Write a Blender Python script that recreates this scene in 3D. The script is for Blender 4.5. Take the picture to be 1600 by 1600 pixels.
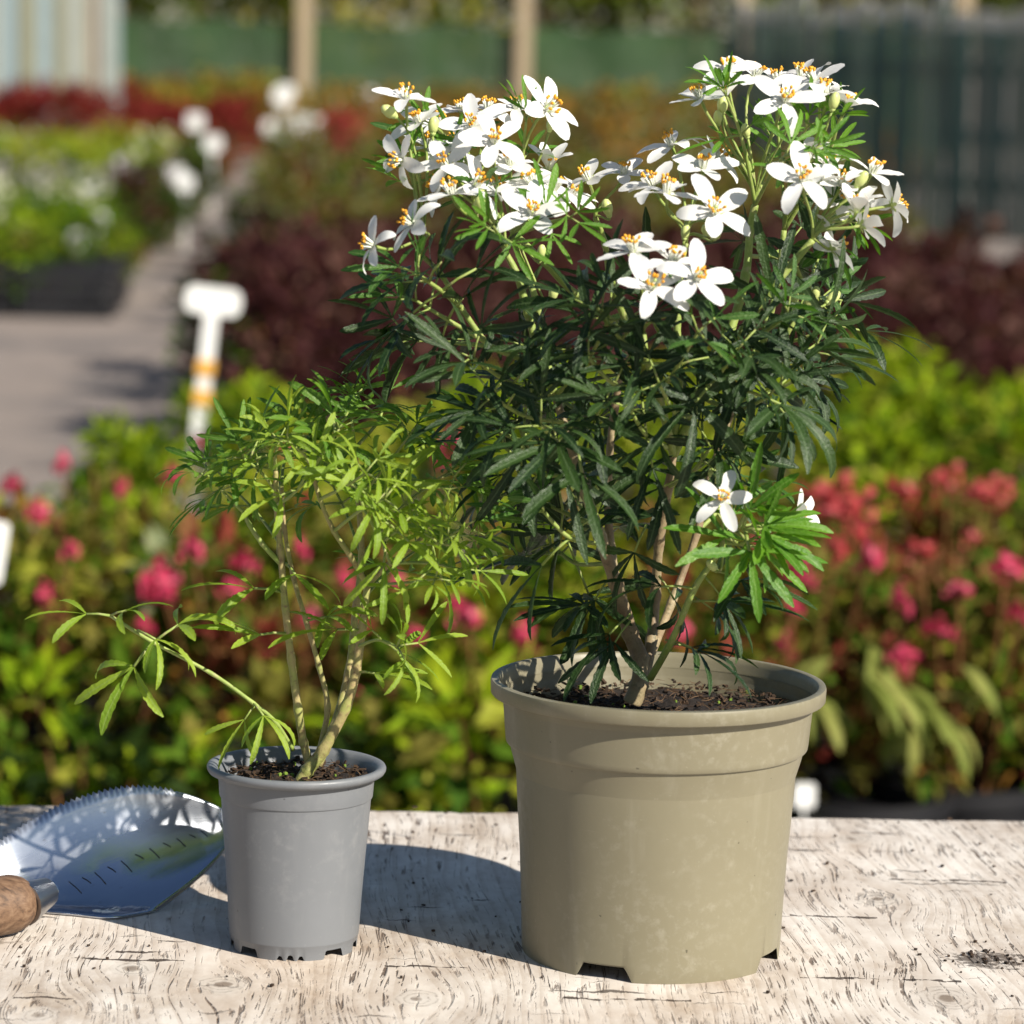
import bpy, math, random
import numpy as np
from mathutils import Vector, Matrix, noise
R = math.radians
scene = bpy.context.scene
col = scene.collection
for o in list(bpy.data.objects): bpy.data.objects.remove(o)

# ------------------------------------------------------------------ camera
F = 5500.0; W = 1600.0
CAMZ = 1.282; PITCH = 7.77; ROLL = 1.4
cd = bpy.data.cameras.new('camera'); cam = bpy.data.objects.new('camera', cd); col.objects.link(cam)
cd.sensor_width = 36; cd.lens = F / W * 36; cd.clip_start = .05; cd.clip_end = 600
CM = (Matrix.Translation((0, 0, CAMZ)) @ Matrix.Rotation(R(90 - PITCH), 4, 'X') @ Matrix.Rotation(R(ROLL), 4, 'Z'))
cam.matrix_world = CM
cd.dof.use_dof = True; cd.dof.focus_distance = 2.05; cd.dof.aperture_fstop = 8.8; cd.dof.aperture_blades = 0
scene.camera = cam
CR = CM.to_3x3()
# ------------------------------------------------------------------ light
AZ, EL = 48.0, 34.0                       # sun to the right, on the camera's side
S = Vector((math.sin(R(AZ)) * math.cos(R(EL)), -math.cos(R(AZ)) * math.cos(R(EL)), math.sin(R(EL))))
world = bpy.data.worlds.new('World'); scene.world = world; world.use_nodes = True
wn = world.node_tree; wn.nodes.clear()
sky = wn.nodes.new('ShaderNodeTexSky'); sky.sky_type = 'NISHITA'; sky.sun_disc = False
sky.sun_elevation = R(EL); sky.sun_rotation = math.atan2(S.x, S.y); sky.air_density = 1.0; sky.dust_density = 0.5; sky.ozone_density = 2.2
bg = wn.nodes.new('ShaderNodeBackground'); bg.inputs['Strength'].default_value = .05
wo = wn.nodes.new('ShaderNodeOutputWorld')
wn.links.new(sky.outputs[0], bg.inputs[0]); wn.links.new(bg.outputs[0], wo.inputs[0])
sl = bpy.data.lights.new('sun', 'SUN'); sl.energy = 4.6; sl.angle = R(.5); sl.color = (1, .93, .82)
sun = bpy.data.objects.new('sun', sl); col.objects.link(sun)
sun.rotation_euler = S.to_track_quat('Z', 'Y').to_euler(); sun.location = (3, -3, 4)
vs = scene.view_settings; vs.view_transform = 'Standard'; vs.look = 'None'; vs.exposure = 0.78; vs.gamma = 1; vs.use_curve_mapping = False
scene.cycles.use_denoising = True; scene.cycles.max_bounces = 8; scene.cycles.transparent_max_bounces = 16

# ------------------------------------------------------------------ helpers
def ray(px, py):
    return CR @ Vector(((px - 800) / F, -(py - 800) / F, -1))
def P(px, py, Y):                          # pixel -> point on the plane y = Y
    d = ray(px, py); return Vector((0, 0, CAMZ)) + d * (Y / d.y)
def G(px, py, z):                          # pixel -> point on the plane z
    d = ray(px, py); return Vector((0, 0, CAMZ)) + d * ((z - CAMZ) / d.z)

class MB:
    def __init__(s): s.v = []; s.f = []; s.m = []; s.uv = []
    def face(s, idx, m=0, uv=None): s.f.append(tuple(idx)); s.m.append(m); s.uv.append(uv)
    def tube(s, pts, rad, n=6, m=0, cap=True):
        pts = [Vector(p) for p in pts]; b0 = len(s.v); k = len(pts)
        if not hasattr(rad, '__len__'): rad = [rad] * k
        t0 = (pts[1] - pts[0]).normalized(); up = Vector((0, 0, 1)) if abs(t0.z) < .9 else Vector((1, 0, 0))
        a = t0.cross(up).normalized()
        for i, p in enumerate(pts):
            t = (pts[min(i + 1, k - 1)] - pts[max(i - 1, 0)]).normalized()
            a = (a - t * a.dot(t)).normalized(); b = t.cross(a)
            for j in range(n):
                q = 2 * math.pi * j / n; s.v.append(p + (a * math.cos(q) + b * math.sin(q)) * rad[i])
        for i in range(k - 1):
            for j in range(n):
                j2 = (j + 1) % n
                s.face((b0 + i*n + j, b0 + i*n + j2, b0 + (i+1)*n + j2, b0 + (i+1)*n + j), m,
                       ((j/n, i/(k-1)), ((j+1)/n, i/(k-1)), ((j+1)/n, (i+1)/(k-1)), (j/n, (i+1)/(k-1))))
        if cap:
            s.face([b0 + j for j in range(n)][::-1], m); s.face([b0 + (k-1)*n + j for j in range(n)], m)
    def box(s, c, h, rot=None, m=0):
        b0 = len(s.v); c = Vector(c)
        for z in (-1, 1):
            for y in (-1, 1):
                for x in (-1, 1):
                    p = Vector((x*h[0], y*h[1], z*h[2]))
                    if rot: p = rot @ p
                    s.v.append(c + p)
        for q in ((0,2,3,1), (4,5,7,6), (0,1,5,4), (2,6,7,3), (0,4,6,2), (1,3,7,5)): s.face([b0 + i for i in q], m)
    def blob(s, c, r, m=0, seg=6, rings=4, axis=None, stretch=1.0):
        b0 = len(s.v); c = Vector(c); q = (axis or Vector((0,0,1))).to_track_quat('Z', 'Y')
        s.v.append(c + q @ Vector((0,0,-r*stretch)))
        for i in range(1, rings):
            f = math.pi * i / rings
            for j in range(seg):
                a = 2*math.pi*j/seg
                s.v.append(c + q @ Vector((r*math.sin(f)*math.cos(a), r*math.sin(f)*math.sin(a), -r*stretch*math.cos(f))))
        s.v.append(c + q @ Vector((0,0,r*stretch))); e = len(s.v) - 1
        for j in range(seg):
            j2 = (j+1) % seg
            s.face((b0, b0+1+j2, b0+1+j), m); s.face((e, b0+1+(rings-2)*seg+j, b0+1+(rings-2)*seg+j2), m)
            for i in range(rings - 2):
                s.face((b0+1+i*seg+j, b0+1+i*seg+j2, b0+1+(i+1)*seg+j2, b0+1+(i+1)*seg+j), m)
    def mesh(s, name, mats, smooth=True, sharp=None):
        me = bpy.data.meshes.new(name); me.from_pydata([tuple(v) for v in s.v], [], s.f)
        if any(u for u in s.uv):
            L = me.uv_layers.new(name='UVMap'); arr = []
            for f, u in zip(s.f, s.uv):
                for i in range(len(f)): arr.extend(u[i] if u else (0.0, 0.0))
            L.data.foreach_set('uv', arr)
        for m in (mats if isinstance(mats, (list, tuple)) else [mats]): me.materials.append(m)
        me.polygons.foreach_set('material_index', s.m)
        me.polygons.foreach_set('use_smooth', [smooth] * len(s.f)); me.update()
        if sharp: me.set_sharp_from_angle(angle=R(sharp))
        return me
    def build(s, name, mats, parent=None, smooth=True, sharp=None):
        return link(name, s.mesh(name, mats, smooth, sharp), parent)
def link(name, data, parent=None, M=None):
    o = bpy.data.objects.new(name, data); col.objects.link(o)
    if parent is not None: o.parent = parent
    if M is not None: o.matrix_basis = M
    elif parent is not None and parent.get('_org') is not None: pass
    return o
def tag(o, label, cat, group=None, kind=None):
    o['label'] = label; o['category'] = cat
    if group: o['group'] = group
    if kind: o['kind'] = kind
    return o
def empty(name, loc):
    o = bpy.data.objects.new(name, None); col.objects.link(o); o.location = loc; o.empty_display_size = .02
    return o
def frame(p, x, z):                        # matrix with local X along x, Z close to z
    x = Vector(x).normalized(); z = Vector(z); z = (z - x * z.dot(x))
    if z.length < 1e-4: z = x.orthogonal()
    z.normalize(); y = z.cross(x)
    M = Matrix((x, y, z)).transposed().to_4x4(); M.translation = Vector(p); return M
def catmull(pts, n=5):
    pts = [Vector(p) for p in pts]; out = []
    for i in range(len(pts) - 1):
        a = pts[max(i-1, 0)]; b = pts[i]; c = pts[i+1]; d = pts[min(i+2, len(pts)-1)]
        for k in range(n):
            t = k / n
            out.append(.5*((2*b) + (c-a)*t + (2*a-5*b+4*c-d)*t*t + (3*b-a-3*c+d)*t**3))
    out.append(pts[-1]); return out

# ------------------------------------------------------------------ materials
def nodes(name):
    m = bpy.data.materials.new(name); m.use_nodes = True; nt = m.node_tree; nt.nodes.clear()
    out = nt.nodes.new('ShaderNodeOutputMaterial'); return m, nt, out
def N(nt, t, **kw):
    n = nt.nodes.new(t)
    for k, v in kw.items():
        if k in n.inputs: n.inputs[k].default_value = v
        else: setattr(n, k, v)
    return n
def ramp(nt, fac, stops, interp='LINEAR'):
    r = nt.nodes.new('ShaderNodeValToRGB'); r.color_ramp.interpolation = interp
    e = r.color_ramp.elements
    while len(e) < len(stops): e.new(.5)
    for q, (p, c) in zip(e, stops):
        q.position = p; q.color = (c, c, c, 1) if not hasattr(c, '__len__') else (*c[:3], 1)
    nt.links.new(fac, r.inputs[0]); return r.outputs[0]
def mix(nt, fac, a, b, mode='MIX'):
    n = nt.nodes.new('ShaderNodeMix'); n.data_type = 'RGBA'; n.blend_type = mode
    for i, v in ((0, fac), (6, a), (7, b)):
        s = n.inputs[i]
        if hasattr(v, 'is_linked'): nt.links.new(v, s)
        elif hasattr(v, '__len__'): s.default_value = (*v[:3], 1)
        else: s.default_value = v if i == 0 else (v, v, v, 1)
    return n.outputs[2]
def math_(nt, op, a, b=None, c=None):
    n = nt.nodes.new('ShaderNodeMath'); n.operation = op
    for i, v in enumerate((a, b, c)):
        if v is None: continue
        if hasattr(v, 'is_linked'): nt.links.new(v, n.inputs[i])
        else: n.inputs[i].default_value = v
    return n.outputs[0]
def noise_(nt, vec, scale, detail=4, rough=.55, dist=0.0):
    n = N(nt, 'ShaderNodeTexNoise', Scale=scale, Detail=detail, Roughness=rough, Distortion=dist)
    if vec is not None: nt.links.new(vec, n.inputs['Vector'])
    return n.outputs['Fac']
def mapped(nt, scale=(1,1,1), kind='Object', loc=(0,0,0), rot=(0,0,0)):
    t = nt.nodes.new('ShaderNodeTexCoord'); m = nt.nodes.new('ShaderNodeMapping')
    m.inputs['Scale'].default_value = scale; m.inputs['Location'].default_value = loc; m.inputs['Rotation'].default_value = rot
    nt.links.new(t.outputs[kind], m.inputs[0]); return m.outputs[0]
def bump(nt, h, strength=.3, dist=.002):
    b = N(nt, 'ShaderNodeBump', Strength=strength, Distance=dist); nt.links.new(h, b.inputs['Height']); return b.outputs[0]
def simple(name, color, rough=.6, var=.15, scale=30, metallic=0.0, bumps=0.0, spec=.5):
    m, nt, out = nodes(name); p = N(nt, 'ShaderNodeBsdfPrincipled', Roughness=rough, Metallic=metallic)
    p.inputs['Specular IOR Level'].default_value = spec
    v = mapped(nt); f = noise_(nt, v, scale, 5)
    c = mix(nt, f, [x*(1-var) for x in color], [min(1, x*(1+var)) for x in color]); nt.links.new(c, p.inputs['Base Color'])
    if bumps: nt.links.new(bump(nt, noise_(nt, v, scale*3, 5), .5, bumps), p.inputs['Normal'])
    nt.links.new(p.outputs[0], out.inputs[0]); return m
def leafmat(name, c1, c2, trans=.3, rough=.45, tcol=None, vein=None, spec=.4, tex=0.0):
    """leaf: colour varies from leaf to leaf between c1 and c2; part of the light passes through"""
    m, nt, out = nodes(name)
    g = nt.nodes.new('ShaderNodeNewGeometry'); oi = nt.nodes.new('ShaderNodeObjectInfo')
    f = math_(nt, 'FRACT', math_(nt, 'ADD', g.outputs['Random Per Island'], oi.outputs['Random']))
    c = mix(nt, f, c1, c2)
    p = N(nt, 'ShaderNodeBsdfPrincipled', Roughness=rough); p.inputs['Specular IOR Level'].default_value = spec
    if vein:
        tc = nt.nodes.new('ShaderNodeTexCoord'); sx = nt.nodes.new('ShaderNodeSeparateXYZ'); nt.links.new(tc.outputs['UV'], sx.inputs[0])
        a = math_(nt, 'ABSOLUTE', math_(nt, 'SUBTRACT', sx.outputs[0], .5))
        mid = math_(nt, 'LESS_THAN', a, .07)
        c = mix(nt, math_(nt, 'MULTIPLY', mid, .55), c, vein)
        sp = noise_(nt, mapped(nt), 900, 3, .7)
        c = mix(nt, ramp(nt, sp, [(.55, 0), (.75, 1)]), c, mix(nt, .5, c, vein))
    if tex:
        nt.links.new(bump(nt, noise_(nt, mapped(nt), 650, 4), .9, tex*2), p.inputs['Normal'])
        rr = ramp(nt, noise_(nt, mapped(nt), 500, 3), [(.3, rough - .12), (.75, rough + .2)]); nt.links.new(rr, p.inputs['Roughness'])
    nt.links.new(c, p.inputs['Base Color'])
    t = nt.nodes.new('ShaderNodeBsdfTranslucent')
    tc_ = mix(nt, 1.0, c, tcol, 'MULTIPLY') if tcol else c
    if tcol: nt.links.new(tc_, t.inputs[0])
    else: nt.links.new(c, t.inputs[0])
    ms = N(nt, 'ShaderNodeMixShader'); ms.inputs[0].default_value = trans
    nt.links.new(p.outputs[0], ms.inputs[1]); nt.links.new(t.outputs[0], ms.inputs[2]); nt.links.new(ms.outputs[0], out.inputs[0])
    return m

M = {}
M['leaf_dark'] = leafmat('leaf_dark', (.009,.027,.006), (.028,.060,.011), .16, .40, (1.6,2.2,.5), (.09,.14,.06), .38, .0004)
M['leaf_mid'] = leafmat('leaf_mid', (.035,.10,.015), (.06,.15,.02), .28, .4, (1.5,1.8,.5), (.16,.25,.08), .45, .0005)
M['leaf_young'] = leafmat('leaf_young', (.07,.19,.014), (.12,.26,.02), .38, .42, (1.5,1.6,.4), (.2,.34,.08), .4, .0004)
M['leaf_small'] = leafmat('leaf_small', (.16,.27,.018), (.27,.37,.035), .36, .45, (1.5,1.6,.45), (.26,.36,.10), .4, .0004)
M['leaf_small2'] = leafmat('leaf_small2', (.065,.16,.012), (.12,.23,.02), .34, .45, (1.5,1.7,.45), (.2,.3,.08), .4, .0004)
M['petal'] = leafmat('petal', (.80,.80,.77), (.86,.86,.84), .28, .5, None, None, .25)
M['filament'] = simple('filament', (.82,.84,.72), .5)
M['anther'] = simple('anther', (.80,.36,.02), .6, .35, 400)
M['ovary'] = simple('ovary', (.45,.55,.18), .45)
M['bud'] = simple('bud', (.55,.62,.22), .45, .3, 200)
def stem_material(name, c1, c2, c3):
    m, nt, out = nodes(name); p = N(nt, 'ShaderNodeBsdfPrincipled', Roughness=.6)
    v = mapped(nt); f = noise_(nt, v, 60, 5, .65); f2 = noise_(nt, v, 260, 4, .7)
    c = mix(nt, ramp(nt, f, [(.38, 0), (.62, 1)]), c1, c2); c = mix(nt, ramp(nt, f2, [(.52, 0), (.7, 1)]), c, c3)
    nt.links.new(c, p.inputs['Base Color']); nt.links.new(bump(nt, f2, .7, .0008), p.inputs['Normal'])
    nt.links.new(p.outputs[0], out.inputs[0]); return m
M['bark'] = stem_material('bark', (.22,.15,.085), (.31,.25,.14), (.12,.10,.05))
M['green_stem'] = stem_material('green_stem', (.20,.28,.05), (.29,.36,.09), (.33,.32,.14))
M['pale_stem'] = stem_material('pale_stem', (.36,.27,.13), (.28,.31,.08), (.18,.12,.06))

def plastic(name, col_, dust, rough, line=0.0):
    m, nt, out = nodes(name); p = N(nt, 'ShaderNodeBsdfPrincipled', Roughness=rough); p.inputs['Specular IOR Level'].default_value = .45
    v = mapped(nt); big = noise_(nt, v, 9, 6, .6); fine = noise_(nt, v, 160, 4, .7); spk = noise_(nt, v, 420, 2, .5)
    c = mix(nt, ramp(nt, big, [(.35, 0), (.7, 1)]), [x*.94 for x in col_], [x*1.05 for x in col_])
    c = mix(nt, math_(nt, 'MULTIPLY', math_(nt, 'MULTIPLY', ramp(nt, fine, [(.5, 0), (.8, 1)]), ramp(nt, noise_(nt, mapped(nt, loc=(5,2,1)), 14, 4, .6), [(.42, 0), (.66, 1)])), .55), c, dust)
    c = mix(nt, math_(nt, 'MULTIPLY', ramp(nt, spk, [(.70, 0), (.76, 1)]), .2), c, dust)
    sc = noise_(nt, mapped(nt, (40, 40, 900)), 1.0, 3, .6)
    c = mix(nt, math_(nt, 'MULTIPLY', ramp(nt, sc, [(.66, 0), (.75, 1)]), .12), c, dust)
    wm = noise_(nt, mapped(nt, (55, 55, 7)), 1.0, 4, .6)
    c = mix(nt, math_(nt, 'MULTIPLY', ramp(nt, wm, [(.56, 0), (.72, 1)]), .16), c, dust)
    dk = noise_(nt, v, 210, 2, .5); c = mix(nt, math_(nt, 'MULTIPLY', ramp(nt, dk, [(.76, 0), (.78, 1)]), .7), c, [x*.25 for x in col_])
    nt.links.new(c, p.inputs['Base Color'])
    nt.links.new(ramp(nt, fine, [(.3, rough-.08), (.75, rough+.16)]), p.inputs['Roughness'])
    nt.links.new(bump(nt, mix(nt, .3, big, fine), .12, .001), p.inputs['Normal'])
    nt.links.new(p.outputs[0], out.inputs[0]); return m
M['beige_plastic'] = plastic('beige_plastic', (.205,.185,.122), (.40,.38,.31), .40)
M['grey_plastic'] = plastic('grey_plastic', (.158,.168,.182), (.29,.29,.29), .44)

def soil_material():
    m, nt, out = nodes('compost'); p = N(nt, 'ShaderNodeBsdfPrincipled', Roughness=.9); v = mapped(nt)
    f = noise_(nt, v, 120, 8, .7); f2 = noise_(nt, v, 420, 3, .6)
    c = ramp(nt, f, [(.3, (.005,.003,.002)), (.55, (.02,.012,.008)), (.75, (.055,.032,.019))]); c = mix(nt, ramp(nt, f2, [(.62, 0), (.72, .6)]), c, (.14,.09,.05))
    nt.links.new(c, p.inputs['Base Color']); nt.links.new(bump(nt, f, 1, .004), p.inputs['Normal']); nt.links.new(p.outputs[0], out.inputs[0]); return m
M['soil'] = soil_material()
M['chip'] = leafmat('chip', (.012,.007,.004), (.06,.034,.018), .0, .8)
M['fibre'] = leafmat('fibre', (.05,.025,.011), (.17,.10,.05), .0, .8)
M['moss'] = leafmat('moss', (.12,.20,.02), (.2,.3,.04), .2, .6)

def wood_paint():
    m, nt, out = nodes('peeling_white_paint'); p = N(nt, 'ShaderNodeBsdfPrincipled', Roughness=.75); p.inputs['Specular IOR Level'].default_value = .25
    tc = nt.nodes.new('ShaderNodeTexCoord'); obj = tc.outputs['Object']
    sx = nt.nodes.new('ShaderNodeSeparateXYZ'); nt.links.new(obj, sx.inputs[0])
    X, Y = sx.outputs[0], sx.outputs[1]
    # veneer figure: fine checks follow a gently wandering grain
    fld = noise_(nt, mapped(nt, (6, 3.6, 1), loc=(3.1, 1.7, 0)), 1.0, 2, .4, .2)
    wob = noise_(nt, mapped(nt, (60, 22, 1)), 1.0, 4, .6)
    g = math_(nt, 'ADD', math_(nt, 'ADD', X, math_(nt, 'MULTIPLY', Y, .07)), math_(nt, 'MULTIPLY', fld, .05))
    for (kx, ky, rr) in KNOTS:                            # the grain parts round each knot
        dx = math_(nt, 'SUBTRACT', X, kx); dy = math_(nt, 'SUBTRACT', Y, ky)
        e = math_(nt, 'EXPONENT', math_(nt, 'MULTIPLY', math_(nt, 'ADD', math_(nt, 'MULTIPLY', dx, dx), math_(nt, 'MULTIPLY', math_(nt, 'MULTIPLY', dy, dy), .4)), -1/(2*(rr*1.5)**2)))
        g = math_(nt, 'SUBTRACT', g, math_(nt, 'MULTIPLY', math_(nt, 'MULTIPLY', dx, e), .75))
    g = math_(nt, 'ADD', g, math_(nt, 'MULTIPLY', wob, .0016))
    ring = math_(nt, 'FRACT', math_(nt, 'MULTIPLY', g, 90))
    ringv = ramp(nt, ring, [(0, .2), (.5, .75), (.92, 1), (1, .2)])
    cx = nt.nodes.new('ShaderNodeCombineXYZ')
    nt.links.new(math_(nt, 'MULTIPLY', g, 235), cx.inputs[0]); nt.links.new(math_(nt, 'MULTIPLY', Y, 7), cx.inputs[1])
    chk = noise_(nt, cx.outputs[0], 1.0, 1, .4, 0)
    thin = ramp(nt, math_(nt, 'ABSOLUTE', math_(nt, 'SUBTRACT', chk, .5)), [(.016, 1), (.042, 0)])
    breakup = noise_(nt, mapped(nt, (210, 48, 1)), 1.0, 3, .6)
    crack = math_(nt, 'MULTIPLY', thin, ramp(nt, breakup, [(.48, 0), (.58, 1)]))
    patch = noise_(nt, mapped(nt, (9, 5, 1), loc=(7, 2, 0)), 1.0, 5, .7)
    crack = math_(nt, 'MULTIPLY', crack, ramp(nt, patch, [(.38, .05), (.60, 1)]))
    cx2 = nt.nodes.new('ShaderNodeCombineXYZ')
    nt.links.new(math_(nt, 'MULTIPLY', g, 420), cx2.inputs[0]); nt.links.new(math_(nt, 'MULTIPLY', Y, 38), cx2.inputs[1])
    fine = ramp(nt, noise_(nt, cx2.outputs[0], 1.0, 3, .6, .2), [(.64, 0), (.69, 1)])
    # cracks running across, few and dark
    cx3 = nt.nodes.new('ShaderNodeCombineXYZ')
    nt.links.new(math_(nt, 'MULTIPLY', X, 12), cx3.inputs[0]); nt.links.new(math_(nt, 'MULTIPLY', math_(nt, 'ADD', Y, math_(nt, 'MULTIPLY', wob, .02)), 95), cx3.inputs[1])
    cross = ramp(nt, noise_(nt, cx3.outputs[0], 1.0, 3, .5), [(.665, 0), (.70, 1)])
    worn = ramp(nt, noise_(nt, mapped(nt, (11, 6, 1), loc=(1.3, 4.4, 0)), 1.0, 6, .7), [(.50, 0), (.66, 1)])
    tone = noise_(nt, mapped(nt, (30, 14, 1)), 1.0, 5, .65)
    paint = mix(nt, ramp(nt, tone, [(.3, 0), (.65, 1)]), (.47,.405,.345), (.73,.68,.62))
    paint = mix(nt, ramp(nt, ringv, [(.2, .32), (.6, 0)]), paint, (.36,.28,.21))
    bare = mix(nt, ringv, (.17,.105,.06), (.40,.30,.20))
    c = mix(nt, math_(nt, 'MULTIPLY', worn, .55), paint, bare)
    c = mix(nt, math_(nt, 'MULTIPLY', fine, .5), c, (.16,.10,.06))
    c = mix(nt, math_(nt, 'MULTIPLY', crack, .85), c, (.075,.042,.024))
    c = mix(nt, math_(nt, 'MULTIPLY', cross, .8), c, (.035,.024,.018))
    # a smear of spilt compost and knots at their own places
    for (kx, ky, rx, ry, s, cc) in ((SM.x, SM.y, .035, .022, .8, (.04,.026,.018)), (-.30, 2.0, .02, .02, .5, (.09,.06,.04)), (-.34, 1.93, .04, .02, .6, (.03,.022,.016))):
        dx = math_(nt, 'DIVIDE', math_(nt, 'SUBTRACT', X, kx), rx); dy = math_(nt, 'DIVIDE', math_(nt, 'SUBTRACT', Y, ky), ry)
        r2 = math_(nt, 'ADD', math_(nt, 'MULTIPLY', dx, dx), math_(nt, 'MULTIPLY', dy, dy))
        r2 = math_(nt, 'ADD', r2, math_(nt, 'MULTIPLY', math_(nt, 'SUBTRACT', noise_(nt, obj, 110, 5, .75), .5), 7))
        c = mix(nt, math_(nt, 'MULTIPLY', ramp(nt, r2, [(.1, 1), (.7, 0)]), s), c, cc)
    # knots: concentric rings with a dark centre
    for (kx, ky, rr) in KNOTS:
        dx = math_(nt, 'SUBTRACT', X, kx); dy = math_(nt, 'SUBTRACT', Y, ky)
        r = math_(nt, 'SQRT', math_(nt, 'ADD', math_(nt, 'MULTIPLY', dx, dx), math_(nt, 'MULTIPLY', math_(nt, 'MULTIPLY', dy, dy), .55)))
        r = math_(nt, 'ADD', r, math_(nt, 'MULTIPLY', math_(nt, 'SUBTRACT', noise_(nt, obj, 55, 4, .6), .5), .011))
        inside = ramp(nt, math_(nt, 'DIVIDE', r, rr), [(.75, 1), (1, 0)])
        rings = ramp(nt, math_(nt, 'FRACT', math_(nt, 'MULTIPLY', r, 230)), [(.0, 0), (.55, .1), (.8, 1), (1, 0)])
        rings = math_(nt, 'MULTIPLY', rings, ramp(nt, noise_(nt, obj, 200, 3, .6), [(.35, 0), (.6, 1)]))
        c = mix(nt, math_(nt, 'MULTIPLY', inside, .6), c, mix(nt, rings, mix(nt, tone, (.46,.41,.36), (.68,.64,.58)), (.09,.06,.042)))
        c = mix(nt, ramp(nt, math_(nt, 'DIVIDE', r, rr), [(.12, .7), (.3, 0)]), c, (.12,.08,.05))
    splits = None
    for (ax, ay, bx) in SPLITS:                            # long open splits across the sheet
        d = math_(nt, 'ABSOLUTE', math_(nt, 'SUBTRACT', math_(nt, 'ADD', Y, math_(nt, 'MULTIPLY', math_(nt, 'SUBTRACT', noise_(nt, obj, 45, 4, .6), .5), .016)), ay))
        w = math_(nt, 'MULTIPLY', ramp(nt, noise_(nt, obj, 95, 3, .6), [(.38, 0), (.7, 1)]), .0036)
        on = math_(nt, 'MULTIPLY', math_(nt, 'LESS_THAN', d, w), math_(nt, 'MULTIPLY', math_(nt, 'GREATER_THAN', X, ax), math_(nt, 'LESS_THAN', X, bx)))
        splits = on if splits is None else math_(nt, 'MAXIMUM', splits, on)
    c = mix(nt, math_(nt, 'MULTIPLY', splits, .9), c, (.035,.022,.015))
    st = ramp(nt, noise_(nt, mapped(nt, (5, 3.4, 1), loc=(2.2, .4, 0)), 1.0, 5, .62), [(.50, 0), (.70, .5)])
    c = mix(nt, st, c, mix(nt, 1.0, c, (.72,.56,.42), 'MULTIPLY'))
    nt.links.new(c, p.inputs['Base Color'])
    h = math_(nt, 'SUBTRACT', math_(nt, 'MULTIPLY', tone, .3), math_(nt, 'ADD', crack, math_(nt, 'ADD', cross, math_(nt, 'MULTIPLY', fine, .5))))
    h = math_(nt, 'SUBTRACT', h, math_(nt, 'MULTIPLY', worn, .4))
    nt.links.new(bump(nt, h, .7, .0012), p.inputs['Normal']); nt.links.new(p.outputs[0], out.inputs[0]); return m
TZ = .75
KNOTS = []
for kx, ky, kr in ((885, 2.0, .0), (348, 1538, .017), (205, 1513, .013), (650, 1560, .016), (1370, 1405, .017), (1330, 1310, .014), (60, 1585, .012), (1480, 1560, .02)):
    if kr: q = G(kx, ky, TZ); KNOTS.append((q.x, q.y, kr))
SPLITS = []; SM = G(1545, 1500, TZ)
for x0_, y0_, x1_ in ((110, 1500, 290), (1235, 1432, 1370), (1390, 1376, 1570), (180, 1488, 270), (880, 1562, 1080), (600, 1512, 760), (1250, 1530, 1500), (20, 1560, 130), (1330, 1300, 1420)):
    a_ = G(x0_, y0_, TZ); b_ = G(x1_, y0_, TZ); SPLITS.append((a_.x, (a_.y + b_.y)/2, b_.x))
M['table'] = wood_paint()
M['raw_wood'] = simple('raw_wood', (.22,.16,.11), .8, .3, 40, 0, .002)

def steel():
    m, nt, out = nodes('scratched_steel'); p = N(nt, 'ShaderNodeBsdfPrincipled', Metallic=1.0)
    v = mapped(nt, kind='UV'); sm = noise_(nt, mapped(nt, (3, 3, 1), 'UV'), 1.0, 4, .6); sc = noise_(nt, mapped(nt, (6, 60, 1), 'UV', rot=(0,0,.25)), 1.0, 5, .65)
    sx = nt.nodes.new('ShaderNodeSeparateXYZ'); nt.links.new(v, sx.inputs[0])
    c = mix(nt, sm, (.46,.50,.58), (.64,.67,.72)); c = mix(nt, ramp(nt, noise_(nt, mapped(nt, (22, 22, 1), 'UV'), 1.0, 5, .7), [(.62, 0), (.76, .75)]), c, (.25,.19,.13))  # bluish tint in the steel colour stands in for reflected blue sky
    nt.links.new(c, p.inputs['Base Color'])
    glare_mask = math_(nt, 'ADD', math_(nt, 'MULTIPLY', sx.outputs[1], .45), math_(nt, 'MULTIPLY', sm, .5))    # serrated half rougher and less metallic, imitating whitish sky glare
    nt.links.new(ramp(nt, glare_mask, [(.42, .08), (.54, .26), (.8, .34)]), p.inputs['Roughness'])
    nt.links.new(ramp(nt, glare_mask, [(.42, 1), (.56, .85), (.8, .75)]), p.inputs['Metallic'])
    nt.links.new(bump(nt, mix(nt, .5, sm, sc), .07, .002), p.inputs['Normal']); nt.links.new(p.outputs[0], out.inputs[0]); return m
M['steel'] = steel()
M['engrave'] = simple('engrave', (.03,.03,.035), .6)
M['mark'] = simple('mark', (.8,.8,.8), .6)
M['ferrule'] = simple('ferrule', (.35,.35,.36), .32, .2, 60, 1.0)
def handle_wood():
    m, nt, out = nodes('handle_wood'); p = N(nt, 'ShaderNodeBsdfPrincipled', Roughness=.6)
    f = noise_(nt, mapped(nt, (18, 220, 220)), 1.0, 5, .65, .3); c = ramp(nt, f, [(.3, (.05,.026,.014)), (.5, (.15,.085,.048)), (.72, (.24,.155,.095))])
    nt.links.new(c, p.inputs['Base Color']); nt.links.new(bump(nt, f, .4, .001), p.inputs['Normal']); nt.links.new(p.outputs[0], out.inputs[0]); return m
M['handle'] = handle_wood()

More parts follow.
